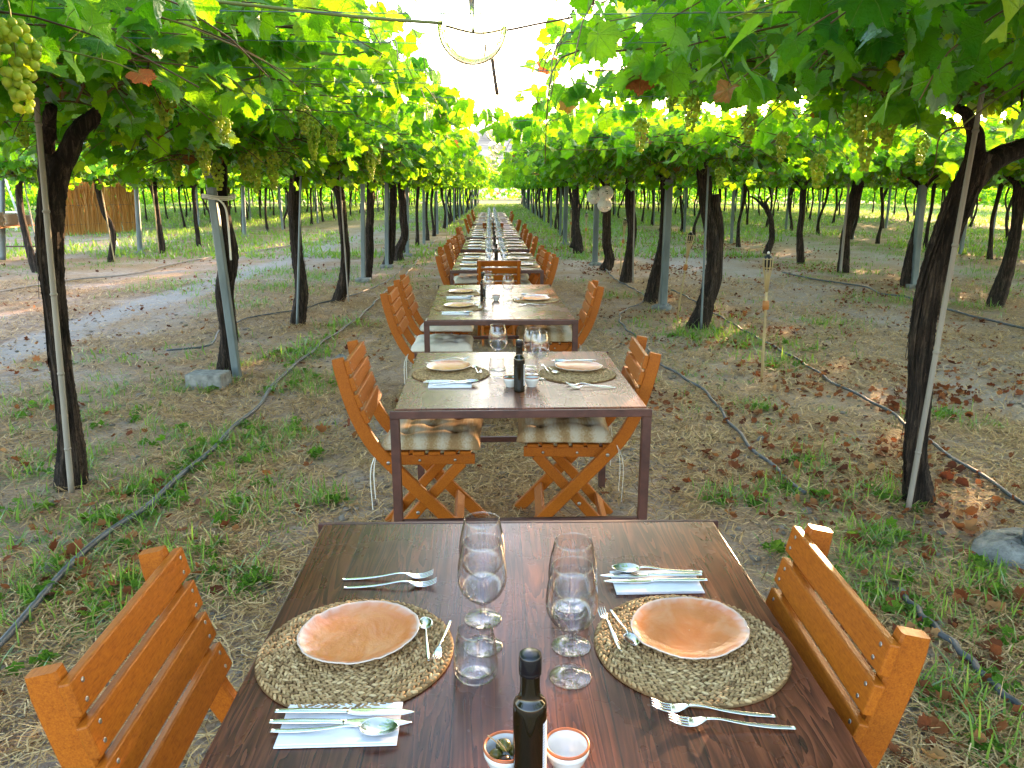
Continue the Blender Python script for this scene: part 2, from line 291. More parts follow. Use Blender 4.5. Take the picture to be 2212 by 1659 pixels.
def ground_mat():
    m, t, b = mat('vineyard_soil'); v = coords(t)
    sep = nd(t, 'ShaderNodeSeparateXYZ'); L(t, v, sep.inputs[0]); X, Y = sep.outputs[0], sep.outputs[1]
    n1 = noise(t, v, 0.9, 5, 0.62); n2 = noise(t, v, 9, 5, 0.65); n3 = noise(t, v, 70, 4, 0.7); n4 = noise(t, coords(t, (1, 0.35, 1)), 0.5, 3)
    soil = ramp(t, [(0.34, (0.19, 0.135, 0.10)), (0.47, (0.43, 0.325, 0.255)), (0.62, (0.60, 0.49, 0.405))])
    L(t, mth(t, 'ADD', mth(t, 'MULTIPLY', n2.outputs[0], 0.55), mth(t, 'MULTIPLY', n3.outputs[0], 0.45)), soil.inputs[0])
    litter = ramp(t, [(0.32, (0.15, 0.085, 0.04)), (0.5, (0.40, 0.245, 0.12)), (0.68, (0.58, 0.40, 0.21))]); L(t, n3.outputs[0], litter.inputs[0])
    lf = nd(t, 'ShaderNodeMapRange'); L(t, mth(t, 'ADD', mth(t, 'MULTIPLY', n1.outputs[0], 0.7), mth(t, 'MULTIPLY', n2.outputs[0], 0.3)), lf.inputs[0]); lf.inputs[1].default_value = 0.43; lf.inputs[2].default_value = 0.56
    c = mixc(t, mth(t, 'MULTIPLY', lf.outputs[0], 0.75), soil.outputs[0], litter.outputs[0])
    # pale sandy wheel tracks between the rows
    def band(x0, w, wob):
        d = mth(t, 'ABSOLUTE', mth(t, 'SUBTRACT', mth(t, 'ADD', X, mth(t, 'MULTIPLY', mth(t, 'SUBTRACT', n4.outputs[0], 0.5), wob)), x0))
        r = nd(t, 'ShaderNodeMapRange'); L(t, mth(t, 'ADD', d, mth(t, 'MULTIPLY', mth(t, 'SUBTRACT', n2.outputs[0], 0.5), 0.9)), r.inputs[0])
        r.inputs[1].default_value = w * 0.5; r.inputs[2].default_value = w; r.inputs[3].default_value = 1; r.inputs[4].default_value = 0; return r.outputs[0]
    sand = ramp(t, [(0.3, (0.34, 0.29, 0.24)), (0.7, (0.52, 0.48, 0.43))]); L(t, n3.outputs[0], sand.inputs[0])
    for x0, w, f in ((-4.85, 0.42, 0.85), (-4.1, 0.3, 0.3), (4.2, 1.1, 0.42), (8.9, 1.1, 0.35), (-11, 1.2, 0.4)):
        c = mixc(t, mth(t, 'MULTIPLY', band(x0, w, 0.9), f), c, sand.outputs[0])
    # grass takes over far from the tables
    far = nd(t, 'ShaderNodeMapRange'); L(t, mth(t, 'ADD', Y, mth(t, 'MULTIPLY', n1.outputs[0], 14.0)), far.inputs[0]); far.inputs[1].default_value = 24; far.inputs[2].default_value = 44
    gcol = ramp(t, [(0.35, (0.045, 0.085, 0.018)), (0.55, (0.11, 0.14, 0.035)), (0.75, (0.25, 0.19, 0.09))]); L(t, n2.outputs[0], gcol.inputs[0])
    c = mixc(t, mth(t, 'MULTIPLY', far.outputs[0], 0.75), c, gcol.outputs[0])
    dry = nd(t, 'ShaderNodeMapRange'); L(t, Y, dry.inputs[0]); dry.inputs[1].default_value = 82; dry.inputs[2].default_value = 86
    c = mixc(t, dry.outputs[0], c, (0.22, 0.21, 0.10))
    L(t, c, b.inputs['Base Color']); b.inputs['Roughness'].default_value = 0.95; b.inputs['Specular IOR Level'].default_value = 0.1
    bump(t, mth(t, 'ADD', mth(t, 'MULTIPLY', n2.outputs[0], 1.0), mth(t, 'MULTIPLY', n3.outputs[0], 0.5)), 1.0, 0.045, b); return m
M['ground'] = ground_mat()
M['hill'] = simple('dry_hillside', (0.36, 0.29, 0.20), 0.95, 0, 0.12, 0.5, 0.3, 0.6, 1.0)

# ------------------------------------------------------------------ mesh building
class MB:
    def __init__(s): s.V = []; s.F = []; s.n = 0; s.T = []; s.UV = []; s.any = False
    def add(s, v, faces, m=0, smooth=True, tint=None, uv=None):
        v = np.asarray(v, float).reshape(-1, 3); k = len(v); s.V.append(v)
        if isinstance(faces, np.ndarray): faces = [faces]
        else:
            d = {}
            for f in faces: d.setdefault(len(f), []).append(f)
            faces = [np.array(x) for x in d.values()]
        for f in faces:
            if len(f): s.F.append((f.astype(np.int64) + s.n, m, smooth))
        s.T.append(np.full(k, 0.5) if tint is None else np.broadcast_to(np.asarray(tint, float), (k,)))
        s.UV.append(np.zeros((k, 3)) if uv is None else uv)
        if tint is not None or uv is not None: s.any = True
        s.n += k; return s
    def mesh(s, name):
        me = bpy.data.meshes.new(name); v = np.concatenate(s.V)
        me.vertices.add(len(v)); me.vertices.foreach_set('co', v.ravel().astype(np.float32))
        idx = np.concatenate([f.ravel() for f, _, _ in s.F]); sizes = np.concatenate([np.full(len(f), f.shape[1]) for f, _, _ in s.F])
        me.loops.add(len(idx)); me.loops.foreach_set('vertex_index', idx.astype(np.int32))
        me.polygons.add(len(sizes)); st = np.concatenate([[0], np.cumsum(sizes)[:-1]]); me.polygons.foreach_set('loop_start', st.astype(np.int32))
        me.polygons.foreach_set('material_index', np.concatenate([np.full(len(f), m) for f, m, _ in s.F]).astype(np.int32))
        me.polygons.foreach_set('use_smooth', np.concatenate([np.full(len(f), bool(sm)) for f, _, sm in s.F]))
        me.update(calc_edges=True)
        if s.any:
            a = me.attributes.new('tint', 'FLOAT', 'POINT'); a.data.foreach_set('value', np.concatenate(s.T).astype(np.float32))
            a = me.attributes.new('leafuv', 'FLOAT_VECTOR', 'POINT'); a.data.foreach_set('vector', np.concatenate(s.UV).ravel().astype(np.float32))
        return me
    def build(s, name, mats, parent=None, loc=None):
        me = s.mesh(name)
        for m in (mats if isinstance(mats, (list, tuple)) else [mats]): me.materials.append(M[m] if isinstance(m, str) else m)
        return link(name, me, parent, loc)
def link(name, me, parent=None, loc=None):
    o = bpy.data.objects.new(name, me); COL.objects.link(o)
    if parent is not None: o.parent = parent
    if loc is not None: o.location = loc
    return o
def empty(name, loc=(0, 0, 0), rz=0.0):
    o = bpy.data.objects.new(name, None); COL.objects.link(o); o.location = loc; o.rotation_euler = (0, 0, rz); o.empty_display_size = 0.1; return o
def tag(o, label=None, cat=None, group=None, kind=None):
    for k, v in (('label', label), ('category', cat), ('group', group), ('kind', kind)):
        if v: o[k] = v
    return o
def copy_tree(o, parent=None):
    c = o.copy(); COL.objects.link(c)
    if parent is not None: c.parent = parent
    for ch in list(o.children): copy_tree(ch, c)
    return c
class Proto:                                                 # the first call hands out the original, later calls copies
    def __init__(s, o): s.o = o; s.used = False
    def place(s, loc, rz=0.0, label=None, cat=None, group=None, scale=None):
        o = copy_tree(s.o) if s.used else s.o; s.used = True
        o.location = loc; o.rotation_euler = (0, 0, rz)
        if scale: o.scale = scale
        return tag(o, label, cat, group)
def bm_arrays(bm):
    bm.verts.index_update(); v = np.array([x.co[:] for x in bm.verts]); f = [[q.index for q in p.verts] for p in bm.faces]; bm.free(); return v, f
def cbox(c, s, bev=0.002, rot=None, seg=1):
    bm = bmesh.new(); bmesh.ops.create_cube(bm, size=1); bmesh.ops.scale(bm, vec=s, verts=bm.verts)
    if bev: bmesh.ops.bevel(bm, geom=bm.edges[:], offset=min(bev, min(s) * 0.45), segments=seg, profile=0.5, affect='EDGES')
    v, f = bm_arrays(bm)
    if rot is not None: v = v @ np.array(rot).T
    return v + np.array(c), f
def frames(p, up=(0, 0, 1)):
    p = np.asarray(p, float); t = np.gradient(p, axis=0); t /= np.linalg.norm(t, axis=1)[:, None] + 1e-9
    u = np.array(up, float)
    if abs(t[0] @ u) > 0.9: u = np.array([1.0, 0, 0]) if abs(t[0][0]) < 0.9 else np.array([0, 1.0, 0])
    A = np.zeros_like(p); a = u - (u @ t[0]) * t[0]; a /= np.linalg.norm(a)
    for i in range(len(p)):
        a = a - (a @ t[i]) * t[i]; a /= np.linalg.norm(a) + 1e-9; A[i] = a
    return t, A, np.cross(t, A)
def sweep(p, sec, up=(0, 0, 1), caps=True, scale=None):       # sec: (k,2) along frame vectors A, B; scale: (n,) or (n,2)
    p = np.asarray(p, float); t, A, B = frames(p, up); k = len(sec); n = len(p); sec = np.asarray(sec, float)
    s = np.ones((n, 2)) if scale is None else (np.asarray(scale, float) if np.ndim(scale) == 2 else np.stack([scale, scale], 1))
    v = p[:, None, :] + A[:, None, :] * (sec[None, :, 0] * s[:, :1])[..., None] + B[:, None, :] * (sec[None, :, 1] * s[:, 1:])[..., None]
    i = np.arange(n - 1)[:, None]; j = np.arange(k)[None, :]; j2 = (j + 1) % k
    f = np.stack([i * k + j, i * k + j2, (i + 1) * k + j2, (i + 1) * k + j], -1).reshape(-1, 4)
    fl = [f]
    v = v.reshape(-1, 3)
    faces = f.tolist()
    if caps: faces += [list(range(k))[::-1], [(n - 1) * k + q for q in range(k)]]
    return v, faces
def circ(k): a = np.arange(k) * 2 * math.pi / k; return np.stack([np.cos(a), np.sin(a)], 1)
def rect(w, h, c=0.003):
    w /= 2; h /= 2; return [(w, -h + c), (w, h - c), (w - c, h), (-w + c, h), (-w, h - c), (-w, -h + c), (-w + c, -h), (w - c, -h)]
def tube(p, r, k=8, up=(0, 0, 1)):
    r = np.broadcast_to(np.asarray(r, float), (len(p),)); return sweep(p, circ(k), up, True, r)
def smooth_path(pts, n):
    pts = np.asarray(pts, float); m = len(pts)
    d = np.concatenate([[0], np.cumsum(np.linalg.norm(np.diff(pts, axis=0), axis=1))]); tt = np.linspace(0, d[-1], n)
    P = np.vstack([2 * pts[0] - pts[1], pts, 2 * pts[-1] - pts[-2]]); out = []
    for x in tt:
        i = min(max(np.searchsorted(d, x, 'right') - 1, 0), m - 2); u = (x - d[i]) / (d[i + 1] - d[i] + 1e-9)
        a, b, c, e = P[i], P[i + 1], P[i + 2], P[i + 3]
        out.append(0.5 * ((2 * b) + (-a + c) * u + (2 * a - 5 * b + 4 * c - e) * u * u + (-a + 3 * b - 3 * c + e) * u ** 3))
    return np.array(out)
def lathe(prof, n=32, wob=None, sx=1.0, sy=1.0):
    prof = np.asarray(prof, float); a = np.arange(n) * 2 * math.pi / n; k = len(prof)
    w = np.ones(n) if wob is None else wob(a)
    v = np.stack([prof[:, None, 0] * (np.cos(a) * w * sx)[None], prof[:, None, 0] * (np.sin(a) * w * sy)[None], np.repeat(prof[:, None, 1], n, 1)], -1).reshape(-1, 3)
    i = np.arange(k - 1)[:, None]; j = np.arange(n)[None]; j2 = (j + 1) % n
    return v, np.stack([i * n + j, i * n + j2, (i + 1) * n + j2, (i + 1) * n + j], -1).reshape(-1, 4)
def vnoise(x, y, s, seed=0):
    x = np.asarray(x) / s; y = np.asarray(y) / s; xi = np.floor(x).astype(np.int64); yi = np.floor(y).astype(np.int64); fx = x - xi; fy = y - yi
    fx = fx * fx * (3 - 2 * fx); fy = fy * fy * (3 - 2 * fy)
    def h(a, b):
        q = (a * 374761393 + b * 668265263 + seed * 974634777) & 0xffffffff; q = ((q ^ (q >> 13)) * 1274126177) & 0xffffffff; return ((q ^ (q >> 16)) & 0xffff) / 65535.0
    return (h(xi, yi) * (1 - fx) + h(xi + 1, yi) * fx) * (1 - fy) + (h(xi, yi + 1) * (1 - fx) + h(xi + 1, yi + 1) * fx) * fy
# ------------------------------------------------------------------ leaves
def leaf_outline(n, teeth=0.06):
    th = np.linspace(-math.pi, math.pi, n, endpoint=False) + math.pi / n
    cp = np.radians([0, 22, 50, 76, 108, 136, 158, 180]); cr = np.array([1.0, 0.74, 0.93, 0.70, 0.84, 0.70, 0.62, 0.12])
    r = np.interp(np.abs(th), cp, cr)
    if teeth: r = r * (1 + teeth * np.where(np.arange(n) % 2 == 0, 1, -1) * (np.abs(th) < 2.8))
    return np.stack([np.cos(th) * r + 0.05, np.sin(th) * r * 1.02], 1)
def leaf_template(level):
    if level == 0:
        n = 52; o = leaf_outline(n, 0.05); v = np.concatenate([[[0, 0]], o * 0.52, o]); j = np.arange(n); j2 = (j + 1) % n
        # the open sinus at the stalk
        f3 = np.stack([np.zeros(n, int), 1 + j, 1 + j2], 1)[:-1]; f4 = np.stack([1 + j, 1 + n + j, 1 + n + j2, 1 + j2], 1)[:-1]
        return v, [f3, f4]
    n = {1: 18, 2: 8}[level]; o = leaf_outline(n, 0.07 if level == 1 else 0.0)
    if level == 2: o = np.array([[math.cos(a) * r, math.sin(a) * r] for a, r in ((-2.7, .6), (-1.9, .75), (-1.25, .6), (-.85, .9), (-.4, .62), (0, 1), (.4, .62), (.85, .9), (1.25, .6), (1.9, .75), (2.7, .6))]); n = 11
    v = np.concatenate([[[0, 0]], o]); j = np.arange(n); j2 = (j + 1) % n
    return v, [np.stack([np.zeros(n, int), 1 + j, 1 + j2], 1)[:-1]]
LT = {k: leaf_template(k) for k in (0, 1, 2)}
def add_leaves(mb, pos, tip, nor, size, tint, level, m=0, g=rng):
    v, fs = LT[level]; N = len(pos); K = len(v)
    tip = tip / (np.linalg.norm(tip, axis=1)[:, None] + 1e-9)
    nor = nor - (nor * tip).sum(1)[:, None] * tip; nor /= np.linalg.norm(nor, axis=1)[:, None] + 1e-9; side = np.cross(nor, tip)
    x, y = v[:, 0][None], v[:, 1][None]; rr = x * x + y * y; an = np.arctan2(y, x)
    fold = g.normal(0.20, 0.20, (N, 1)); droop = g.normal(0.22, 0.2, (N, 1)); rip = g.normal(0, 0.13, (N, 1)); ph = g.uniform(0, 6.3, (N, 1)); cup = g.normal(0.05, 0.12, (N, 1))
    z = fold * np.abs(y) - droop * x * np.abs(x) + rip * np.sin(3.5 * an + ph) * rr - cup * rr
    sx = size[:, None]
    P = pos[:, None, :] + (sx * x)[..., None] * tip[:, None] + (sx * y * g.uniform(0.88, 1.1, (N, 1)))[..., None] * side[:, None] + (sx * z)[..., None] * nor[:, None]
    off = (np.arange(N) * K)[:, None, None]; faces = [(f[None] + off).reshape(-1, f.shape[1]) for f in fs]
    uv = np.zeros((N, K, 3)); uv[:, :, :2] = v[None]
    first = True; base = mb.n
    mb.add(P.reshape(-1, 3), faces[0], m, True, np.repeat(tint, K), uv.reshape(-1, 3))
    for f in faces[1:]: mb.F.append((f + base, m, True))
def leaf_dirs(N, g, az=None, pm=35, ps=24):
    az = g.uniform(0, 2 * math.pi, N) if az is None else az
    p = np.radians(g.normal(pm, ps, N)); tip = np.stack([np.cos(az) * np.cos(p), np.sin(az) * np.cos(p), -np.sin(p)], 1)
    up = np.stack([np.cos(az) * np.sin(p), np.sin(az) * np.sin(p), np.cos(p)], 1); s = np.cross(up, tip); ro = np.radians(g.normal(0, 30, N))[:, None]
    return tip, up * np.cos(ro) + s * np.sin(ro)
def tints(N, g):
    t = np.clip(g.normal(0.5, 0.2, N), 0.1, 0.95); u = g.uniform(0, 1, N); t = np.where(u < 0.010, g.uniform(0, 0.06, N), t); return np.where(u > 0.994, 1.0, t)
def multi_tubes(mb, paths, r, k, m, tint):                    # many thin tubes of equal point count at once
    P = np.asarray(paths, float); N, n, _ = P.shape; t = np.gradient(P, axis=1); t /= np.linalg.norm(t, axis=2)[..., None] + 1e-9
    a = np.cross(t, np.broadcast_to(np.array([0.13, 0.31, 0.94]), t.shape)); a /= np.linalg.norm(a, axis=2)[..., None] + 1e-9; b = np.cross(t, a)
    an = np.arange(k) * 2 * math.pi / k; rr = np.asarray(r, float)
    rr = np.broadcast_to(rr.reshape((-1, 1) if rr.ndim == 1 and len(rr) == N else rr.shape), (N, n))
    V = P[:, :, None] + rr[..., None, None] * (np.cos(an)[None, None, :, None] * a[:, :, None] + np.sin(an)[None, None, :, None] * b[:, :, None])
    i = np.arange(n - 1)[:, None]; j = np.arange(k)[None]; j2 = (j + 1) % k
    f = np.stack([i * k + j, i * k + j2, (i + 1) * k + j2, (i + 1) * k + j], -1).reshape(-1, 4)
    F_ = (f[None] + (np.arange(N) * n * k)[:, None, None]).reshape(-1, 4)
    mb.add(V.reshape(-1, 3), F_, m, True, np.repeat(np.broadcast_to(np.asarray(tint, float), (N,)), n * k))
def crown_mesh(name, seed, nshoot, level, xlim=2.0, ylim=1.7, leaf=0.072, step=0.085, skirt=0.2, keep=None, shoots=True, zc=2.0, yarm=1.25):
    """leafy shoots that leave the head of a vine, spread over the wires and hang at their tips (origin: foot of the vine)"""
    g = np.random.default_rng(seed); mb = MB(); paths = []; P = []; AZ = []; n = 14
    for i in range(nshoot):
        # cordon arms along the row and across it
        if g.random() < 0.6: s = np.array([g.normal(0, 0.16), g.uniform(-yarm, yarm), 0])
        else: s = np.array([g.uniform(-1.0, 1.0), g.normal(0, 0.25), 0])
        s[2] = zc - 0.17 + 0.13 * min(1, abs(s[0]) + abs(s[1])) + g.normal(0, 0.05)
        hang = g.random() < skirt
        Ls = g.uniform(0.35, 0.7) if hang else g.uniform(0.8, 2.1); az = g.choice([0, math.pi]) + g.normal(0, 0.75)
        tt = np.linspace(0, 1, n); wob = g.normal(0, 0.5, 2)
        a = az + wob[0] * tt + 0.3 * np.sin(tt * 6 + wob[1] * 5); dx = np.cumsum(np.cos(a)) * Ls / n; dy = np.cumsum(np.sin(a)) * Ls / n * 0.9
        top = g.normal(zc + 0.09, 0.075); z = s[2] + (top - s[2]) * np.minimum(1, tt * 2.6) + 0.03 * np.sin(tt * 9 + wob[1])
        if hang: z = s[2] + 0.12 * tt - (0.38 * Ls + 0.12) * tt ** 2
        else: z = z - g.choice([0.0, 0.12, 0.3, 0.42]) * np.maximum(0, tt - 0.5) ** 2 * 2.2
        q = np.stack([s[0] + dx, s[1] + dy, z], 1)
        over = np.maximum(0, np.abs(q[:, 0]) - xlim); q[:, 0] = np.sign(q[:, 0]) * np.minimum(np.abs(q[:, 0]), xlim + 0.10 * np.tanh(over * 4)); q[:, 2] -= 0.45 * np.minimum(over, 0.5)
        overy = np.maximum(0, np.abs(q[:, 1]) - ylim); q[:, 1] -= np.sign(q[:, 1]) * overy * 0.8
        paths.append(q); m_ = max(3, int(Ls / step)); u = (np.arange(m_) + g.uniform(0, 1)) / m_
        for c in range(3): pass
        pts = np.stack([np.interp(u, tt, q[:, c]) for c in range(3)], 1); P.append(pts); AZ.append(az + np.where(np.arange(m_) % 2 == 0, 1, -1) * 1.1 + g.normal(0, 0.6, m_))
    P = np.concatenate(P); AZ = np.concatenate(AZ); N = len(P); pet = g.uniform(0.04, 0.11, N)
    pos = P + np.stack([np.cos(AZ) * pet, np.sin(AZ) * pet, g.normal(0.028, 0.045, N)], 1)
    ok = np.ones(N, bool) if keep is None else keep(pos)
    size = np.clip(g.normal(leaf, leaf * 0.22, N), leaf * 0.45, leaf * 1.5)
    tip, nor = leaf_dirs(N, g, AZ)
    add_leaves(mb, pos[ok], tip[ok], nor[ok], size[ok], tints(N, g)[ok], level, 0, g)
    if keep is not None: paths = [q for q in paths if keep.core(q).all()]
    if shoots:
        multi_tubes(mb, paths, np.linspace(0.0056, 0.0020, n)[None, :].repeat(len(paths), 0), 4 if level else 5, 1, g.uniform(0, 1, len(paths)))
        if level == 0:
            pp = np.stack([P[ok], (P[ok] + pos[ok]) / 2 + [0, 0, 0.006], pos[ok]], 1); multi_tubes(mb, pp, 0.0012, 3, 1, 0.95)
    return mb
def add_shoot_by_hand(mb, pts, nleaf, leaf, seed, level=0, down=50):
    g = np.random.default_rng(seed); q = smooth_path(pts, 16); u = np.sort(g.uniform(0.02, 1, nleaf)) * 15; P = np.stack([np.interp(u, np.arange(16), q[:, c]) for c in range(3)], 1)
    az = g.uniform(0, 6.28, nleaf); pet = g.uniform(0.03, 0.10, nleaf); pos = P + np.stack([np.cos(az) * pet, np.sin(az) * pet, g.normal(-0.02, 0.03, nleaf)], 1)
    tip, nor = leaf_dirs(nleaf, g, az, down, 20); add_leaves(mb, pos, tip, nor, g.normal(leaf, leaf * 0.15, nleaf), tints(nleaf, g), level, 0, g)
    multi_tubes(mb, [q], np.linspace(0.004, 0.0018, 16)[None], 5, 1, [0.4]); multi_tubes(mb, np.stack([P, (P + pos) / 2, pos], 1), 0.0013, 3, 1, 0.95)

# ------------------------------------------------------------------ trunks
def add_trunk(mb, pts, radii, k=16, n=44, seed=0, rough=0.13, strips=0):
    g = np.random.default_rng(seed); q = smooth_path(pts, n); rad = np.interp(np.linspace(0, 1, n), np.linspace(0, 1, len(radii)), radii)
    t, A, B = frames(q, (0, 1, 0)); an = np.arange(k) * 2 * math.pi / k; s = np.linspace(0, 1, n)
    ridge = sum(a * np.sin(f * an[None] + p + w * s[:, None] * 6) for a, f, p, w in ((0.45, 3, g.uniform(0, 6), 0.8), (0.5, 5, g.uniform(0, 6), -0.6), (0.5, 9, g.uniform(0, 6), 0.5), (0.3, 14, g.uniform(0, 6), -0.3)))
    lump = 0.10 * np.sin(s * 17 + g.uniform(0, 6))[:, None] * np.cos(an[None] - g.uniform(0, 6)) + g.normal(0, 0.035, (n, k))
    r = rad[:, None] * (1 + rough * ridge + lump)
    v = q[:, None] + r[..., None] * (np.cos(an)[None, :, None] * A[:, None] + np.sin(an)[None, :, None] * B[:, None])
    i = np.arange(n - 1)[:, None]; j = np.arange(k)[None]; j2 = (j + 1) % k
    f = np.stack([i * k + j, i * k + j2, (i + 1) * k + j2, (i + 1) * k + j], -1).reshape(-1, 4).tolist()
    f += [list(range(k))[::-1], [(n - 1) * k + c for c in range(k)]]
    mb.add(v.reshape(-1, 3), f, 0, True)
    for _ in range(strips):                                   # loose strips of bark
        a = g.uniform(0, 6.28); i0 = g.uniform(0.03, 0.75); ln = g.uniform(0.12, 0.3); u = np.linspace(i0, min(1, i0 + ln), 8); w = g.uniform(0.003, 0.008)
        c = np.stack([np.interp(u, s, q[:, e]) for e in range(3)], 1); rr = np.interp(u, s, rad) * (1.03 + 0.30 * np.linspace(1 if g.random() < .5 else 0, 0, 8) ** 2 + 0.06)
        d = math.cos(a) * A[0] + math.sin(a) * B[0]; sd = np.cross(d, t[n // 2]); c = c + d * rr[:, None]
        L_ = c - sd * w; R_ = c + sd * w; vv = np.stack([L_, R_], 1).reshape(-1, 3); mb.add(vv, np.array([[2 * e, 2 * e + 1, 2 * e + 3, 2 * e + 2] for e in range(7)]), 0, True)
def berry_bunch(seed, n=55, L_=0.20, w=0.05, r=0.0105, sub=2):
    g = np.random.default_rng(seed); bm = bmesh.new(); bmesh.ops.create_icosphere(bm, subdivisions=sub, radius=1); sv, sf = bm_arrays(bm); sf = np.array(sf)
    pts = []; tries = 0
    while len(pts) < n and tries < 6000:
        tries += 1; u = g.random(); z = -u * L_; wr = w * (0.35 + 0.65 * min(1, u * 5)) * (1 - 0.72 * max(0, u - 0.25) / 0.75); a = g.uniform(0, 6.28); rr = wr * math.sqrt(g.uniform(0.3, 1))
        p = np.array([math.cos(a) * rr, math.sin(a) * rr, z])
        if all(np.linalg.norm(p - o) > r * 1.55 for o in pts): pts.append(p)
    mb = MB()
    for p in pts: mb.add(sv * (r * g.uniform(0.9, 1.1)) * [1, 1, 1.08] + p, sf, 0, True, np.clip(g.normal(0.45, 0.2), 0, 1))
    v, f = tube([(0, 0, 0.07), (0.003, 0.002, 0.02), (0, 0, -L_ * 0.8)], [0.002, 0.002, 0.001], 5); mb.add(v, f, 1, True, 0.9)
    return mb

# ------------------------------------------------------------------ the vines: every one a thing with its trunk, crown and bunches
LROW, RROW = -2.37, 2.13
HI = []
for i in range(3):
    HI.append(crown_mesh('crown', 100 + i, 270, 0, 1.88, 1.7, 0.066, 0.075, 0.32).mesh('crown'))
MID = [crown_mesh('crown', 200 + i, 260, 1, 1.86, 1.7, 0.070, 0.080, 0.32).mesh('crown') for i in range(4)]
LOW = [crown_mesh('crown', 300 + i, 220, 2, 1.95, 1.7, 0.085, 0.10, 0.32, shoots=False).mesh('crown') for i in range(4)]
for me in HI + MID + LOW: me.materials.append(M['leaf']); me.materials.append(M['shoot'])
def generic_trunk(seed, k=10, n=22):
    g = np.random.default_rng(seed); mb = MB(); x = y = 0; pts = [(0, 0, -0.03)]
    ph = g.uniform(0, 6.28, 2); am = g.uniform(0.02, 0.10); lean = g.normal(0, 0.06)
    for z in np.linspace(0.25, 1.72, 6): pts.append((am * math.sin(z * 3.4 + ph[0]) - am * math.sin(ph[0]) + lean * z, 0.6 * am * math.sin(z * 2.7 + ph[1]) - 0.6 * am * math.sin(ph[1]), z))
    add_trunk(mb, pts, [0.070, 0.046, 0.041, 0.040, 0.044, 0.052], k, n, seed, 0.12)
    h = np.array(pts[-1])
    for a in g.uniform(0, 6.28) + np.array([0, 2.2, 4.2]):
        e = h + [0.5 * math.cos(a), 0.7 * math.sin(a), 0.24]; add_trunk(mb, [h - [0, 0, 0.06], h + (e - h) * 0.5 + [0, 0, -0.03], e], [0.042, 0.03, 0.018], 8, 10, seed + 1)
    return mb
GEN = [generic_trunk(400 + i, 12, 26).mesh('trunk') for i in range(8)]
for me in GEN: me.materials.append(M['bark'])
BUN = [berry_bunch(500, 62, 0.20, 0.050).mesh('grape_bunch'), berry_bunch(501, 80, 0.26, 0.055).mesh('grape_bunch'), berry_bunch(502, 36, 0.13, 0.045).mesh('grape_bunch')]
BUNL = [berry_bunch(510 + i, 26, 0.20, 0.05, 0.015, 1).mesh('grape_bunch') for i in range(2)]
for me in BUN + BUNL: me.materials.append(M['grape']); me.materials.append(M['shoot'])
VINES = []
def vine(x, y, label, trunk=None, crown=None, group=None, rz=0.0, cscale=(1, 1, 1), head=(0, 0), bunches=0, mirror=1):
    r = tag(empty('grapevine', (x, y, 0)), label, 'grapevine', group)
    if trunk is None: o = link('trunk', GEN[len(VINES) % len(GEN)], r); o.rotation_euler = (0, 0, random.uniform(0, 6.28))
    else: o = trunk.build('trunk', 'bark', r)
    if crown is not None:
        me = crown if isinstance(crown, bpy.types.Mesh) else crown.mesh('crown')
        if not len(me.materials): me.materials.append(M['leaf']); me.materials.append(M['shoot'])
        c = link('crown', me, r, (head[0], head[1], 0)); c.rotation_euler = (0, 0, rz); c.scale = (cscale[0] * mirror, cscale[1], cscale[2])
    for b in range(bunches):
        g = link('grape_bunch', random.choice(BUNL if y > 9 else BUN), r, (head[0] + random.uniform(-1.0, 1.0), head[1] + random.uniform(-1.0, 1.0), random.uniform(1.80, 1.95))); g.rotation_euler = (0, 0, random.uniform(0, 6))
    VINES.append((x, y, r)); return r
def px_trunk(poly, D, radii, seed, arms=(), k=20, n=60, strips=10, depth=0.0):
    P = np.array([at(a, b, D) for a, b in poly]); base = P[0].copy(); P[0][2] = -0.03
    g = np.random.default_rng(seed); P[:, 1] += depth * np.sin(np.linspace(0, 5, len(P)) + seed)
    o = np.array([base[0], D, 0]); mb = MB(); add_trunk(mb, P - o, radii, k, n, seed, 0.17, strips)
    # root flare
    for arm, rr in arms:
        Q = np.array([at(a, b, D + dd) for a, b, dd in arm]) - o; add_trunk(mb, Q, rr, 14, 22, seed + 7, 0.12, 3)
    h = P[-1] - o
    for a in (() if D < 5 else (1.3, 4.4, 2.9)):
        e = h + np.array([0.35 * math.cos(a), 0.8 * math.sin(a), 0.2]); add_trunk(mb, [h - [0, 0, 0.08], h + (e - h) * 0.5 + [0, 0, 0.0], e], [0.035, 0.028, 0.016], 8, 10, seed + 3)
    return o, mb, h
BUNCHES = ((30, 105, 1.88, 0, 1.0), (392, 100, 3.0, 2, .9), (482, 278, 3.3, 2, .75), (548, 345, 6.1, 1, 1.2), (588, 345, 6.2, 1, 1.1), (528, 350, 6.3, 0, 1.05), (675, 275, 5.3, 1, 1.0), (715, 290, 5.6, 0, 1.0), (655, 245, 5.0, 0, .9), (560, 85, 3.4, 2, 1.0), (355, 235, 3.6, 2, 1.0), (800, 335, 8.0, 1, 1.15), (815, 325, 8.2, 0, 1.0), (845, 320, 9.0, 0, 1.0), (50, 290, 5.0, 2, 1.0), (440, 330, 5.0, 0, 1.0), (380, 350, 6.2, 0, 1.0),
    (1495, 230, 4.1, 0, .9), (1385, 278, 5.0, 0, 1.0), (1450, 215, 4.2, 2, .8), (1620, 262, 4.6, 0, .9), (1768, 355, 5.2, 0, 1.1), (1878, 265, 3.2, 1, .9), (1920, 262, 3.3, 0, .8), (1850, 262, 3.1, 2, 1.0), (1992, 312, 5.4, 0, 1.0), (1690, 305, 5.0, 0, .9), (1555, 375, 7.6, 0, 1.0), (470, 370, 5.9, 0, 1), (615, 320, 7.3, 0, 1.1))
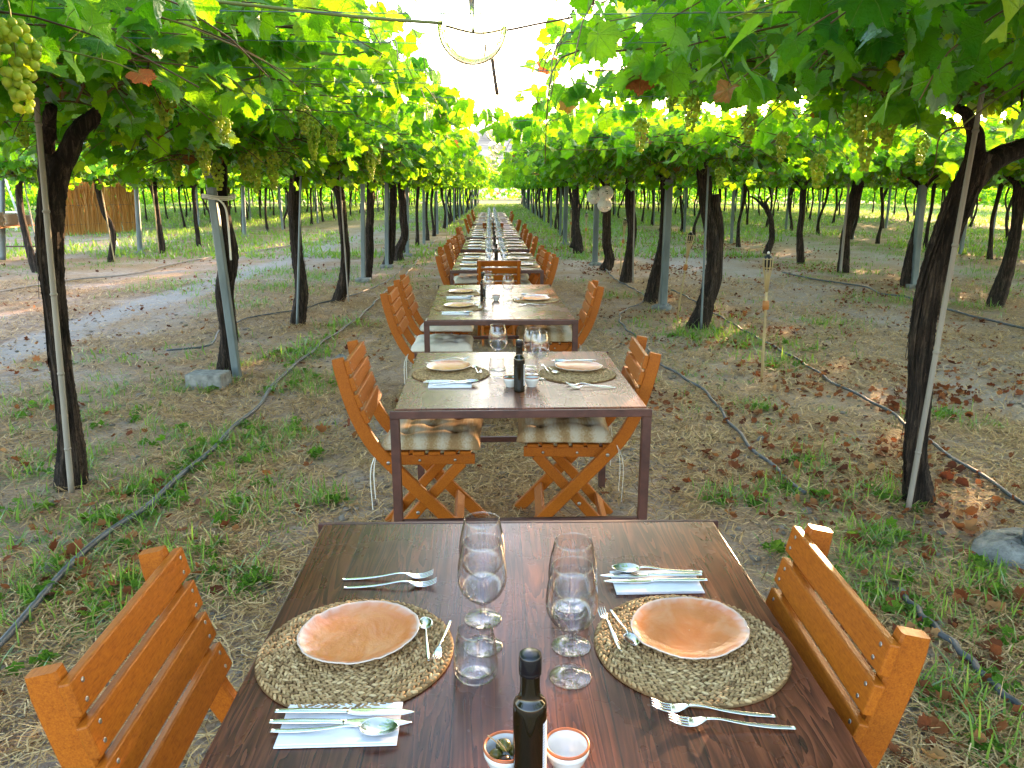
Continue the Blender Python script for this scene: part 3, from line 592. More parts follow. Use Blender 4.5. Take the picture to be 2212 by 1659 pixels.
# no leaf hangs in front of these: bunches, globes, the forks of the two big vines (photo point, radius, distance)
OPEN = [(a, b + 22 * s * 3 / D, 0.115 * s / D * F, D - .06) for a, b, D, k, s in BUNCHES] + [(1020, 60, 85, 2.5), (1075, 281, 34, 6.7), (1074, 319, 26, 9.2), (1062, 341, 18, 12), (130, 330, 60, 3.95), (180, 275, 55, 3.95), (230, 235, 32, 3.95), (115, 420, 55, 3.95), (2112, 340, 55, 3.7), (2060, 420, 50, 3.7), (2095, 265, 40, 3.7), (2170, 330, 45, 3.7), (2210, 315, 40, 3.7), (1000, 35, 40, 2.4), (860, 42, 22, 2.35), (560, 14, 22, 2.35), (700, 28, 22, 2.35), (1150, 60, 40, 2.5), (2000, 250, 50, 3.6), (1960, 235, 30, 3.6), (2045, 255, 35, 3.6)]
def clear_cam(off):                                           # keeps the lens and the open strip over the tables free
    def f(p):
        w = p + np.array([off[0], off[1], 0]); rel = w - np.array([0, 0, CAM_H]); near = np.linalg.norm(rel, axis=1)
        gap = (w[:, 0] > -0.40) & (w[:, 0] < 0.25) & (w[:, 1] < 4.5)
        cone = (np.abs(w[:, 0]) < 0.25 + 0.45 * w[:, 1]) & (w[:, 1] < 1.9) & (w[:, 2] < CAM_H + 0.26 + 0.02 * w[:, 1])
        z = rel @ FWD; zz = np.maximum(z, .05); px = 1106 + F * (rel @ RIGHT) / zz; py = 829.5 - F * (rel @ UPV) / zz; hid = np.zeros(len(p), bool)
        for a, b, r, D in OPEN: hid |= (z > 0) & (w[:, 1] < D) & ((px - a) ** 2 + (py - b) ** 2 < (r + 0.035 / zz * F) ** 2)
        return (near > 1.05) & ~gap & ~cone & ~hid
    def core(p):
        w = p + np.array([off[0], off[1], 0]); near = np.linalg.norm(w - np.array([0, 0, CAM_H]), axis=1)
        return (near > 1.3) & ~((np.abs(w[:, 0]) < 0.45 + 0.5 * w[:, 1]) & (w[:, 1] < 2.0) & (w[:, 2] < CAM_H + 0.33))
    f.core = core
    return f
near_specs = [
 # poly, D, radii, seed, arms, label
 ([(150, 1050), (141, 900), (124, 720), (114, 560), (116, 430), (130, 340)], 3.92, [.080, .050, .046, .048, .056, .055], 1,
  [([(118, 400, 0), (160, 300, 0), (212, 242, 0.05), (262, 215, 0.1)], [.055, .046, .038, .018]), ([(112, 420, 0), (100, 320, 0), (112, 230, -.1)], [.05, .04, .025])],
  'thick forked grapevine with a pale cane tied up its front, beside the foreground reed-side chair'),
 ([(488, 808), (494, 740), (486, 640), (494, 560), (478, 450), (470, 340)], 6.48, [.088, .064, .064, .07, .06, .06], 2, [],
  'dark grapevine lashed to a leaning steel post, the concrete block at its foot'),
 ([(643, 702), (652, 620), (641, 520), (635, 440), (642, 350)], 9.03, [.09, .066, .06, .062, .07], 3, [], 'grapevine behind the one lashed to a leaning steel post, thin pipe against it'),
 ([(728, 653), (746, 590), (743, 500), (735, 430), (720, 365)], 11.0, [.09, .065, .058, .062, .07], 4, [], 'fourth grapevine of the row on the reed screen side, slightly bowed'),
 ([(793, 600), (797, 540), (797, 500), (800, 440), (801, 385)], 13.9, [.085, .07, .065, .06, .065], 5, [], 'fifth grapevine of the row on the reed screen side, close beside a straight steel post'),
 ([(834, 577), (844, 538), (848, 476), (850, 393)], 16.0, [.10, .075, .065, .06], 6, [], 'sixth grapevine of the row on the reed screen side, foot kicked out sideways'),
 ([(862, 562), (861, 544), (873, 507), (870, 450), (866, 392)], 17.5, [.11, .085, .075, .075, .07], 7, [], 'seventh grapevine of the row on the reed screen side, thick bent trunk'),
 ([(1980, 1092), (1974, 980), (1986, 860), (1992, 740), (2014, 620), (2052, 500), (2092, 400), (2120, 330)], 3.65, [.072, .050, .048, .048, .050, .055, .062, .055], 11,
  [([(2105, 370, 0), (2108, 300, 0), (2090, 250, 0), (2066, 232, .05)], [.052, .042, .03, .018]), ([(2095, 395, 0), (2140, 352, 0), (2215, 318, .05), (2320, 300, .1)], [.055, .048, .042, .03])],
  'thick leaning forked grapevine with a long grey cane in front, on the torch side'),
 ([(1503, 716), (1522, 660), (1541, 580), (1536, 500), (1523, 420), (1516, 345)], 8.72, [.115, .082, .07, .066, .066, .07], 12, [([(1512, 700, .05), (1546, 610, .08), (1552, 500, .1), (1545, 420, .1)], [.07, .06, .055, .05])],
  'twin-stemmed grapevine with a flared foot between two bamboo torches'),
 ([(1406, 657), (1415, 610), (1431, 540), (1438, 470), (1441, 385)], 10.75, [.115, .085, .075, .07, .075], 13, [], 'grapevine leaning against the thick grey-green post'),
 ([(1352, 616), (1357, 570), (1365, 500), (1360, 440), (1362, 380)], 13.1, [.095, .075, .068, .07, .075], 14, [], 'grapevine with a thin cane between the thick grey-green post and the white wicker balls'),
 ([(1307, 583), (1316, 558), (1309, 517), (1311, 454), (1310, 395)], 15.4, [.12, .085, .075, .072, .07], 15, [], 'grapevine right behind the white wicker balls'),
 ([(1250, 546), (1247, 515), (1243, 470), (1244, 405)], 19.3, [.13, .085, .075, .07], 16, [([(1238, 536, 0), (1243, 510, 0), (1245, 480, 0)], [.09, .06, .045])], 'grapevine with a split, straddling foot beyond the white wicker balls'),
]
for si, (poly, D, radii, seed, arms, lab) in enumerate(near_specs):
    big = D < 5
    o, mb, h = px_trunk(poly, D, radii, seed, arms, 36 if big else 22, 150 if big else 70, 70 if D < 5 else (36 if D < 10 else 8), 0.02)
    head = (h[0], h[1])
    left = o[0] < 0
    cx = (LROW if left else RROW) - o[0]                        # crowns stay over the row line
    if D < 5:
        cm = crown_mesh('crown', 600 + si, 250 if left else 290, 0, 1.95 if left else 1.85, 1.8 if left else 2.6, 0.061, 0.075, 0.10, clear_cam((o[0] + cx, o[1])), zc=2.13, yarm=1.25 if left else 2.0)
        for q, (pa, nl) in enumerate(((([(-2.0, 3.5, 2.12), (-1.65, 3.4, 2.02), (-1.48, 3.3, 1.83)], 20), ([(-1.7, 3.3, 2.1), (-1.4, 3.4, 2.05), (-1.22, 3.4, 1.9)], 16), ([(-1.9, 4.2, 2.1), (-1.7, 4.4, 2.0), (-1.6, 4.5, 1.84)], 16), ([(-1.3, 3.3, 2.13), (-.8, 3.35, 2.15), (-.46, 3.4, 2.12)], 20), ([(-1.3, 4.0, 2.13), (-.7, 4.1, 2.15), (-.42, 4.2, 2.1)], 22), ([(-1.1, 4.7, 2.12), (-.55, 4.8, 2.14), (-.12, 4.9, 2.06)], 26), ([(-1.2, 2.7, 2.12), (-.8, 2.75, 2.14), (-.52, 2.8, 2.12)], 16)) if left else (([(1.9, 3.3, 2.1), (1.6, 3.1, 2.0), (1.5, 3.0, 1.85)], 18), ([(1.4, 3.4, 2.1), (1.1, 3.3, 2.02), (.95, 3.3, 1.9)], 16), ([(1.2, 4.6, 2.12), (.6, 4.8, 2.13), (.15, 4.9, 2.03)], 24), ([(1.2, 4.0, 2.12), (.7, 4.1, 2.13), (.32, 4.2, 2.04)], 20)))):
            add_shoot_by_hand(cm, np.array(pa) - np.array([o[0] + cx, o[1], 0]), nl, 0.07, 950 + q + seed * 10)
        vine(o[0], o[1], lab, mb, cm, head=(cx, 0))
    elif seed in (2, 12):
        cm = crown_mesh('crown', 640 + si, 240 if left else 320, 0, 1.98, 1.7 if left else 2.8, 0.066, 0.075, 0.32, clear_cam((o[0] + cx, o[1])), yarm=1.25 if left else 2.2); off = np.array([o[0] + cx, o[1], 0])
        for q, (pa, nl) in enumerate(((([(-1.2, 5.6, 2.06), (-.5, 5.7, 2.10), (0.0, 5.7, 2.0), (.28, 5.7, 1.9)], 26), ([(-1.3, 6.6, 2.1), (-.4, 6.4, 2.14), (.1, 6.3, 2.05), (.35, 6.2, 1.93)], 28), ([(-1.0, 5.2, 2.08), (-.6, 5.1, 2.08), (-.25, 5.1, 1.98)], 18)) if left else (([(1.2, 6.3, 2.1), (.6, 6.2, 2.13), (.2, 6.1, 2.06), (-.1, 6.1, 1.92)], 26), ([(1.4, 5.4, 2.08), (.8, 5.5, 2.1), (.35, 5.5, 2.0), (.25, 5.5, 1.88)], 22)))):
            add_shoot_by_hand(cm, np.array(pa) - off, nl, 0.072, 900 + q + seed * 10)
        vine(o[0], o[1], lab, mb, cm, head=(cx, 0))
    elif D < 10: vine(o[0], o[1], lab, mb, HI[si % 3], head=(cx, 0), rz=math.pi * (si % 2), cscale=(1.03, 1.25 if not left else 1.0, 1), bunches=0)
    else: vine(o[0], o[1], lab, mb, MID[si % 4], head=(cx, 0), rz=math.pi * (si % 2) + random.uniform(-.1, .1), bunches=3)
# the vines just outside the frame whose crowns reach over the nearest table
for (x, y, s) in ((LROW, 1.35, 31), (RROW, 1.15, 32)):
    cm = crown_mesh('crown', 700 + s, 230, 0, 1.95 if x < 0 else 1.85, 1.7, 0.057, 0.075, 0.30, clear_cam((x, y)))
    if x > 0:
        o = np.array([x, y, 0])
        for q, (a, b, n_) in enumerate((([(1.75, 1.55, 2.02), (1.2, 1.75, 2.05), (0.80, 1.95, 1.96), (0.58, 2.05, 1.80)], 0, 30), ([(1.7, 2.0, 2.0), (1.25, 1.9, 1.98), (1.0, 1.8, 1.86), (0.92, 1.78, 1.74)], 0, 24), ([(1.8, 1.5, 1.98), (1.5, 1.5, 1.92), (1.32, 1.55, 1.78)], 0, 18), ([(1.9, 2.2, 1.95), (1.55, 2.2, 1.9), (1.42, 2.1, 1.76)], 0, 18), ([(0.9, 2.6, 2.05), (0.6, 2.7, 2.0), (0.42, 2.7, 1.9)], 0, 16), ([(1.3, 2.4, 2.05), (1.0, 2.3, 2.0), (0.85, 2.3, 1.86)], 0, 20))):
            add_shoot_by_hand(cm, np.array(a) - o, int(n_ * 1.5), 0.060, 800 + q)
    else:
        o = np.array([x, y, 0])
        for q, (a, n_) in enumerate((([(-2.0, 1.9, 2.02), (-1.5, 2.0, 2.02), (-1.2, 2.0, 1.97)], 20), ([(-1.7, 2.3, 2.0), (-1.2, 2.4, 2.0), (-0.9, 2.4, 1.98)], 18), ([(-1.4, 2.9, 2.0), (-1.0, 2.9, 1.95), (-0.86, 2.85, 1.84)], 14), ([(-1.9, 2.0, 2.0), (-1.6, 2.0, 1.93), (-1.42, 2.0, 1.86)], 14))):
            add_shoot_by_hand(cm, np.array(a) - o, int(n_ * 1.3), 0.062, 820 + q, down=35)
    vine(x, y, 'grapevine whose leaves hang closest overhead on the ' + ('reed screen side' if x < 0 else 'torch side'), generic_trunk(40 + s), cm)
# second rows, traced from the photo
for poly, D, radii, seed, lab in (
 ([(2150, 667), (2178, 570), (2195, 480), (2203, 390)], 10.35, [.11, .08, .07, .07], 21, 'dark leaning grapevine of the next torch-side row, near the hose end'),
 ([(1957, 622), (1965, 560), (1985, 480), (1995, 400)], 12.55, [.10, .075, .065, .065], 22, 'grapevine paired with a post on a flat concrete foot, next torch-side row'),
 ([(1822, 590), (1826, 520), (1842, 450), (1855, 385)], 14.85, [.11, .085, .085, .10], 23, 'stout straight grapevine behind the torch row, one cane against it'),
 ([(1730, 568), (1728, 510), (1733, 460), (1735, 400)], 16.7, [.085, .065, .06, .06], 24, 'slim grapevine in the next row beyond the nearest bamboo torch'),
 ([(1656, 548), (1668, 510), (1664, 470), (1650, 440)], 19.4, [.09, .065, .06, .06], 25, 'crooked grapevine in the next row just behind the nearest bamboo torch'),
 ([(237, 566), (243, 500), (222, 450), (206, 370)], 17.2, [.075, .055, .055, .07], 26, 'crooked slim grapevine in front of the reed screen'),
 ([(349, 545), (345, 500), (338, 440), (330, 375)], 19.6, [.08, .06, .055, .06], 27, 'slim grapevine just past the edge of the reed screen, behind a steel post'),
 ([(430, 531), (424, 480), (416, 400)], 21.8, [.07, .05, .05], 28, 'slim grapevine second past the edge of the reed screen'),
 ([(82, 600), (60, 520), (40, 430), (42, 375)], 15.0, [.08, .06, .055, .06], 29, 'slim slanting grapevine beside the table with stacked plates')):
    o, mb, h = px_trunk(poly, D, radii, seed, (), 14, 36, 0, 0.02)
    cx = (-8.75 if o[0] < 0 else 6.65) - o[0]
    vine(o[0], o[1], lab, mb, MID[seed % 4], head=(cx, 0), rz=math.pi * (seed % 2) + random.uniform(-.1, .1), bunches=3)
# the rest of the vineyard
ORD = ['first', 'second', 'third', 'fourth', 'fifth', 'sixth', 'seventh', 'eighth']
def row(X, y0, y1, step, label, group, cap=999):
    y = y0; k = 0
    while y < y1 and k < cap:
        j = random.uniform(-.25, .25); yy = y + j
        me = MID[(k * 3 + int(abs(X))) % 4] if yy < 21 else LOW[(k * 3 + int(abs(X))) % 4]
        s = random.uniform(0.94, 1.08)
        vine(X + random.uniform(-.08, .08), yy, label, None, me, group, math.pi * (k % 2) + random.uniform(-.15, .15), (s * (1.0 if abs(X) < 3 else 1.19), 1.08, random.uniform(0.97, 1.03)), bunches=2 if yy < 16 else 0)
        y += step; k += 1
row(LROW, 19.6, 84, 2.45, 'distant grapevine in the dwindling row along the tables, reed screen side', 'far vines of the row on the reed screen side')
row(RROW, 21.6, 84, 2.45, 'distant grapevine in the dwindling row along the tables, torch side', 'far vines of the row on the torch side')
row(6.65, 21.8, 82, 2.5, 'slim grapevine far back in the first row behind the torches', 'far vines of the first row behind the torches')
for X, ys in ((6.65, (2.9, 5.4, 7.9)), (11.15, (7.7, 10.2, 12.7)), (15.65, (14.0, 16.5, 19.0)), (20.2, (22.4, 25.2))):  # mostly unseen vines continuing these rows, added to block low sun on the ground
    for q, y in enumerate(ys): vine(X, y, 'grapevine mostly out of view behind the torches, screening the low sun', None, MID[(q + int(X)) % 4], 'vines at the torch-side border', math.pi * (q % 2), (1.2, 1.08, 1))
row(11.15, 15.2, 82, 2.5, 'slim grapevine in the second row behind the torches', 'vines of the second row behind the torches')
row(15.65, 21.5, 80, 2.6, 'slim grapevine in the third row behind the torches', 'vines of the third row behind the torches')
row(20.2, 28.0, 78, 2.7, 'thin distant grapevine in the fourth row behind the torches', 'vines of the fourth row behind the torches')
row(24.8, 35.5, 74, 2.8, 'thin distant grapevine in the fifth row behind the torches', 'vines of the fifth row behind the torches')
row(-8.75, 24.2, 82, 2.45, 'slim grapevine beyond the reed screen, first row behind the table row', 'far vines of the first row behind the reed side')
row(-13.2, 30.5, 80, 2.6, 'slim grapevine beyond the reed screen, second row back', 'vines of the second row behind the reed side')
row(-17.7, 36.5, 78, 2.7, 'thin distant grapevine beyond the reed screen, third row back', 'vines of the third row behind the reed side')
row(-22.2, 40, 76, 2.8, 'thin distant grapevine beyond the reed screen, fourth row back', 'vines of the fourth row behind the reed side')
# bunches the photo shows, each on the nearest vine
for px, py, D, k, s in BUNCHES:
    p = at(px, py, D); p[2] += 0.06 * s; v = min(VINES, key=lambda q: (q[0] - p[0]) ** 2 * 0.3 + (q[1] - p[1]) ** 2)
    o = link('grape_bunch', BUN[k], v[2], (p[0] - v[0], p[1] - v[1], p[2])); o.scale = (s, s, s); o.rotation_euler = (0, 0, random.uniform(0, 6))

def foliage_mass(name, x0, x1, y0, y1, z0, z1, n, size, seed):
    g = np.random.default_rng(seed); mb = MB(); X = g.uniform(x0, x1, n); Y = g.uniform(y0, y1, n); top = z0 + (z1 - z0) * (.55 + .45 * vnoise(X, Y * 0, 3.0, seed)); Z = z0 + (top - z0) * g.random(n) ** .75
    tip, nor = leaf_dirs(n, g); add_leaves(mb, np.stack([X, Y, Z], 1), tip, nor, g.uniform(.6, 1.3, n) * size, tints(n, g), 2, 0, g); o = mb.build(name, 'leaf'); return tag(o, kind='stuff')
foliage_mass('distant_vineyard', -62, -3.4, 85, 91, 0.0, 2.5, 9000, .21, 71)
foliage_mass('distant_vineyard', 3.6, 66, 84, 90, 0.0, 2.5, 10000, .21, 72)
foliage_mass('distant_vineyard', 33, 38, 50, 84, 0.4, 2.4, 4500, .20, 74)
foliage_mass('distant_vineyard', -32, -27, 44, 85, 0.4, 2.4, 4500, .20, 75)
foliage_mass('distant_bushes', -120, 120, 118, 128, 0.0, 3.6, 9000, .42, 73)
# ------------------------------------------------------------------ posts, canes, wires
def lump(mb, c, r, h, seed, m=0):
    g = np.random.default_rng(seed); k = 22; a = np.arange(k) * 2 * math.pi / k; rows = []
    w = 1 + 0.16 * np.sin(3 * a + g.uniform(0, 6)) + 0.08 * np.sin(5 * a + g.uniform(0, 6))
    for s, z in ((1.0, -0.03), (0.97, 0.35), (0.8, 0.72), (0.5, 0.93), (0.05, 1.0)): rows.append(np.stack([np.cos(a) * r * s * w, np.sin(a) * r * s * w, np.full(k, h * z) + g.normal(0, h * 0.11, k) * (z > 0)], 1) + np.array(c))
    v = np.concatenate(rows); i = np.arange(4)[:, None]; j = np.arange(k)[None]; j2 = (j + 1) % k
    mb.add(v, np.stack([i * k + j, i * k + j2, (i + 1) * k + j2, (i + 1) * k + j], -1).reshape(-1, 4), m, True)
def pole(name, p0, p1, r, material, label, cat, group=None, square=False, nodes=0, foot=None, k=10, bow=0.0):
    p0 = np.array(p0, float); p1 = np.array(p1, float); o = np.array([p0[0], p0[1], 0.0]); root = tag(empty(name, o), label, cat, group) if foot else None
    n = 24; t = np.linspace(0, 1, n); P = p0 + (p1 - p0) * t[:, None]; P[:, 0] += bow * np.sin(t * math.pi) + (bow * 0.4 * np.sin(t * 9) if nodes else 0)
    mb = MB(); sc = np.ones(n)
    if square: v, f = sweep([p0 - o, (p0 + p1) / 2 - o, p1 - o], rect(2 * r, 2 * r, r * 0.25), (1, 0, 0)); mb.add(v, f, 0, False)
    else:
        v, f = tube(P - o, r * np.linspace(1.05, 0.85, n), k); mb.add(v, f, 0, True)
        for q in range(nodes):
            c = p0 + (p1 - p0) * ((q + 0.6) / nodes); c[0] += bow * math.sin((q + .6) / nodes * math.pi) + bow * 0.4 * math.sin((q + .6) / nodes * 9); d = (p1 - p0) / np.linalg.norm(p1 - p0) * 0.008; v, f = tube([c - d - o, c - o, c + d - o], [r * 1.0, r * 1.22, r * 1.0], k); mb.add(v, f, 0, True)
    if root is None: return tag(mb.build(name, material, None, o), label, cat, group)
    mb.build('shaft', material, root); fm = MB()
    if foot == 'slab': v, f = cbox((0, 0, 0.02), (0.25, 0.22, 0.07), 0.012, seg=2); fm.add(v, f, 0, False)
    else: lump(fm, (0, 0, 0), 0.13, 0.075, int(abs(p0[0] * 100 + p0[1] * 10)))
    fm.build('footing', 'concrete', root); return root
def pxpole(name, a, b, D0, D1, *args, **kw):
    p0 = at(*a, D0); p0[2] = max(-0.02, min(p0[2], 0.02)) if kw.pop('ground', True) else p0[2]; return pole(name, p0, at(*b, D1), *args, **kw)
pxpole('bamboo_cane', (153, 1052), (76, 190), 3.78, 3.80, 0.0145, 'grey_cane', 'pale jointed cane tied along the front of the thick forked grapevine', 'cane', nodes=5)
pxpole('bamboo_cane', (1663 + 300, 1090), (2126, 178), 3.50, 3.50, 0.0125, 'grey_cane', 'long slanting grey cane in front of the leaning forked grapevine', 'cane', nodes=4)
pxpole('steel_post', (513, 816), (447, 335), 6.35, 6.32, 0.032, 'galv', 'leaning square steel post lashed to a grapevine, at the concrete block', 'post', square=True)
pxpole('steel_pipe', (641, 690), (651, 335), 8.90, 8.90, 0.014, 'galv', 'thin grey pipe against the grapevine behind the lashed leaning post', 'pipe')
pxpole('bamboo_cane', (753, 650), (733, 370), 10.8, 10.85, 0.011, 'grey_cane', 'thin cane on the fourth grapevine of the reed screen side row', 'cane', nodes=3)
pxpole('steel_post', (785, 606), (783, 352), 13.45, 13.45, 0.035, 'galv', 'upright steel post on a concrete slab, ahead of the fifth reed-side grapevine', 'post', square=True, foot='slab')
pxpole('steel_post', (836, 577), (835, 388), 15.9, 15.9, 0.04, 'galv', 'upright steel post beside the vine with the kicked-out foot', 'post', square=True, foot='slab')
pxpole('steel_post', (880, 552), (879, 395), 18.7, 18.7, 0.04, 'galv', 'upright steel post past the seventh reed-side grapevine', 'post', square=True, foot='slab')
pxpole('steel_post', (1432, 674), (1446, 388), 10.15, 10.15, 0.045, 'galv', 'thick grey-green square post in a lump of concrete', 'post', square=True, foot='lump')
pxpole('steel_pipe', (1521, 600), (1532, 330), 8.55, 8.55, 0.013, 'galv', 'thin grey pipe standing against the twin-stemmed grapevine', 'pipe')
pxpole('bamboo_cane', (1424, 640), (1452, 375), 10.55, 10.55, 0.014, 'grey_cane', 'thin cane leaning beside the thick grey-green post', 'cane')
pxpole('bamboo_cane', (1367, 612), (1372, 365), 12.9, 12.9, 0.013, 'grey_cane', 'thin cane on the grapevine before the white wicker balls', 'cane')
pxpole('steel_post', (1285, 569), (1290, 400), 16.3, 16.3, 0.055, 'galv', 'square post carrying the white wicker balls, set in a lump of concrete', 'post', square=True, foot='lump')
pxpole('steel_post', (1220, 527), (1224, 395), 22.5, 22.5, 0.06, 'galv', 'square post in a concrete lump beyond the wicker balls', 'post', square=True, foot='lump')
pxpole('steel_post', (1973, 622), (1993, 400), 12.45, 12.45, 0.05, 'galv', 'slanting steel post on a flat concrete foot in the next row, torch side', 'post', square=True, foot='slab')
pxpole('bamboo_cane', (1815, 590), (1835, 385), 14.7, 14.7, 0.025, 'grey_cane', 'grey cane against the stout grapevine behind the torch row', 'cane')
pxpole('steel_post', (303, 547), (292, 370), 19.3, 19.3, 0.06, 'galv', 'round grey post in a concrete lump at the edge of the reed screen', 'post', k=14, foot='lump')
pxpole('bamboo_cane', (246, 552), (212, 372), 17.0, 17.0, 0.012, 'bamboo', 'thin cane leaning past the crooked vine before the reed screen', 'cane')
pxpole('bamboo_cane', (343, 541), (327, 378), 19.4, 19.4, 0.014, 'bamboo', 'thin cane on the slim vine just past the reed screen', 'cane')
pxpole('bamboo_cane', (92, 596), (48, 375), 14.8, 14.8, 0.014, 'grey_cane', 'thin slanting cane beside the vine at the table with stacked plates', 'cane')
pxpole('steel_post', (6, 560), (4, 370), 17.5, 17.5, 0.06, 'galv', 'steel post at the edge of the photo behind the stacked plates', 'post', k=12)
pxpole('steel_post', (528, 510), (524, 390), 26.5, 26.5, 0.07, 'galv', 'grey post in concrete standing clear between vines past the reed screen', 'post', k=12, foot='lump')
pole('steel_post', (2.315, 3.02, -0.02), (2.31, 3.02, 2.0), 0.05, 'galv', 'grey post in rough concrete cut off by the edge of the photo, torch side', 'post', square=True)
f = MB(); lump(f, (0, 0, 0), 0.19, 0.07, 77); tag(f.build('concrete_lump', 'concrete', None, (2.27, 3.06, 0)), 'rough grey concrete lump at the edge of the photo on the torch side', 'concrete lump')
for X, ys, lab, gr in ((LROW + .1, range(23, 80, 5), 'thin steel post far along the table row, reed screen side', 'far posts reed side'), (RROW - .1, range(27, 80, 5), 'thin steel post far along the table row, torch side', 'far posts torch side'),
                       (6.8, range(23, 76, 6), 'grey post far back in the first row behind the torches', 'posts first row behind torches'), (11.3, range(19, 76, 6), 'grey post in the second row behind the torches', 'posts second row behind torches'), (15.8, range(25, 72, 7), 'grey post in the third row behind the torches', 'posts third row behind torches'), (-8.6, range(31, 70, 6), 'grey post past the reed screen, first row back', 'posts first row past the screen'), (-13.0, range(34, 70, 7), 'grey post past the reed screen, second row back', 'posts second row past the screen')):
    for y in ys: pole('steel_post', (X, y, 0), (X + random.uniform(-.04, .04), y, 1.95), 0.04, 'galv', lab, 'post', gr, square=True)
def strand(name, pts, r, material, label, cat, group=None, k=6, n=None, tint=None):
    pts = np.array(pts, float); o = pts[0].copy(); v, f = tube(smooth_path(pts, n or len(pts) * 6) - o, r, k); return tag(MB().add(v, f, 0, True, tint).build(name, material, None, o), label, cat, group)
for y in (1.95, 2.35, 2.75, 3.2, 3.65, 4.3, 5.0, 5.8, 6.6, 7.6, 8.6, 10, 12):
    z = 2.03 + random.uniform(-.02, .03); strand('trellis_wire', [(-9, y, z), (-2.3, y, z - .0), (0, y + random.uniform(-.03, .03), z - .02), (2.1, y, z), (9, y, z)], 0.0013, 'wire', 'taut trellis wire strung crosswise over the tables', 'wire', 'crosswise trellis wires')
for x in (-1.6, -0.95, 0.45, 0.9, 1.5):
    strand('trellis_wire', [(x, 0.8, 2.05), (x, 15, 2.04), (x, 30, 2.05), (x, 84, 2.05)], 0.0012, 'wire', 'long trellis wire running lengthwise toward the far end', 'wire', 'lengthwise trellis wires')
strand('trellis_wire', [at(1400, 195, 4.6), at(1440, 152, 4.2), at(1490, 100, 3.7)], 0.0014, 'galv', 'slanting pale guy wire among the leaves on the torch side', 'wire')
strand('bamboo_cane', [at(455, 2, 2.45), at(640, 22, 2.45), at(790, 38, 2.42), at(955, 50, 2.4)], 0.0048, 'shoot', 'long pale cane lying crosswise at the top, meeting the big glass globe', 'cane', k=8, tint=.85)
strand('dry_shoot', [at(955, 55, 2.55), at(1030, 72, 2.6), at(1090, 66, 2.6), at(1170, 50, 2.6), at(1236, 38, 2.62)], 0.0034, 'shoot', 'bare brown shoot behind the big glass globe, against the white sky', 'shoot', tint=0.4)
strand('dangling_stick', [at(1063, 112, 4.0), at(1066, 150, 4.0), at(1075, 205, 4.0)], 0.009, 'shoot', 'dark brown stick hanging just below the big glass globe', 'stick', k=7, tint=0.05)
strand('strap', [at(462, 428, 6.28), at(474, 432, 6.24), at(488, 452, 6.22), at(494, 500, 6.22), at(499, 562, 6.2)], 0.008, 'ribbon', 'white strap trailing from the leaning post and its grapevine', 'strap')
for k in range(3):
    a = np.linspace(0, 6.28, 14); c = (at(462, 428, 6.28) + at(484, 430, 6.5)) / 2
    strand('strap', np.stack([c[0] + 0.12 * np.cos(a), c[1] + 0.16 * np.sin(a), c[2] + 0.012 * k + 0.01 * np.sin(a * 2)], 1), 0.005, 'ribbon', 'white strap wound round the leaning post and its grapevine', 'strap', 'strap windings on the leaning post')
# ------------------------------------------------------------------ hanging glass globes and wicker balls
def globe():
    r = empty('glass_globe'); R0 = 0.10
    b_ = np.linspace(1.28, -math.pi / 2, 26); R1 = 0.0955
    a = np.linspace(-math.pi / 2, 1.28, 26); prof = [(max(1e-4, R0 * math.cos(x)), R0 * math.sin(x)) for x in a] + [(max(1e-4, R1 * math.cos(x)), R1 * math.sin(x)) for x in b_]
    v, f = lathe(prof, 40); MB().add(v, f).build('bulb', 'globe', r)
    v, f = lathe([(0.001, 0.092), (0.030, 0.092), (0.031, 0.10), (0.021, 0.112), (0.019, 0.15), (0.012, 0.158), (0.001, 0.158)], 20); MB().add(v, f).build('socket', 'socket', r)
    v, f = tube([(0, 0, 0.095), (0, 0, 0.02), (0.004, 0, -0.015)], [0.011, 0.006, 0.004], 8); MB().add(v, f).build('stem', 'globe', r)
    v, f = tube([(0, 0, 0.155), (0, 0, 0.22), (0.0, 0, 0.30)], 0.0025, 6); MB().add(v, f).build('cord', 'blackmetal', r); return r
GL = Proto(globe())
for (px, py, D, lab, gr) in ((1020, 60, 2.4, 'big clear glass globe hanging nearest overhead against the white sky', None), (1075, 281, 6.6, 'clear glass globe hanging where the leaves meet over the aisle, second along', None), (1074, 319, 9.2, 'small-looking glass globe just under the one where the leaves meet', None), (1062, 341, 12.2, 'tiny-looking glass globe, fourth along the aisle', None), (1068, 352, 16, 'tiny distant glass globe far down the aisle', 'distant glass globes'), (1070, 362, 21, 'tiny distant glass globe far down the aisle', 'distant glass globes')):
    GL.place(at(px, py, D), random.uniform(0, 3), lab, 'hanging lamp', gr, (1.0,) * 3)
strand('lamp_cable', [(-0.06, 0.9, 2.34), at(1020, 60, 2.4) + [0, 0, .30], at(1070, 281, 6.6) + [0, 0, .30], at(1074, 319, 9.2) + [0, 0, .30], at(1062, 341, 12.2) + [0, 0, .3], at(1068, 352, 16) + [0, 0, .3], at(1070, 362, 21) + [0, 0, .3]], 0.003, 'blackmetal', 'thin cable carrying the glass globes above the aisle', 'cable')
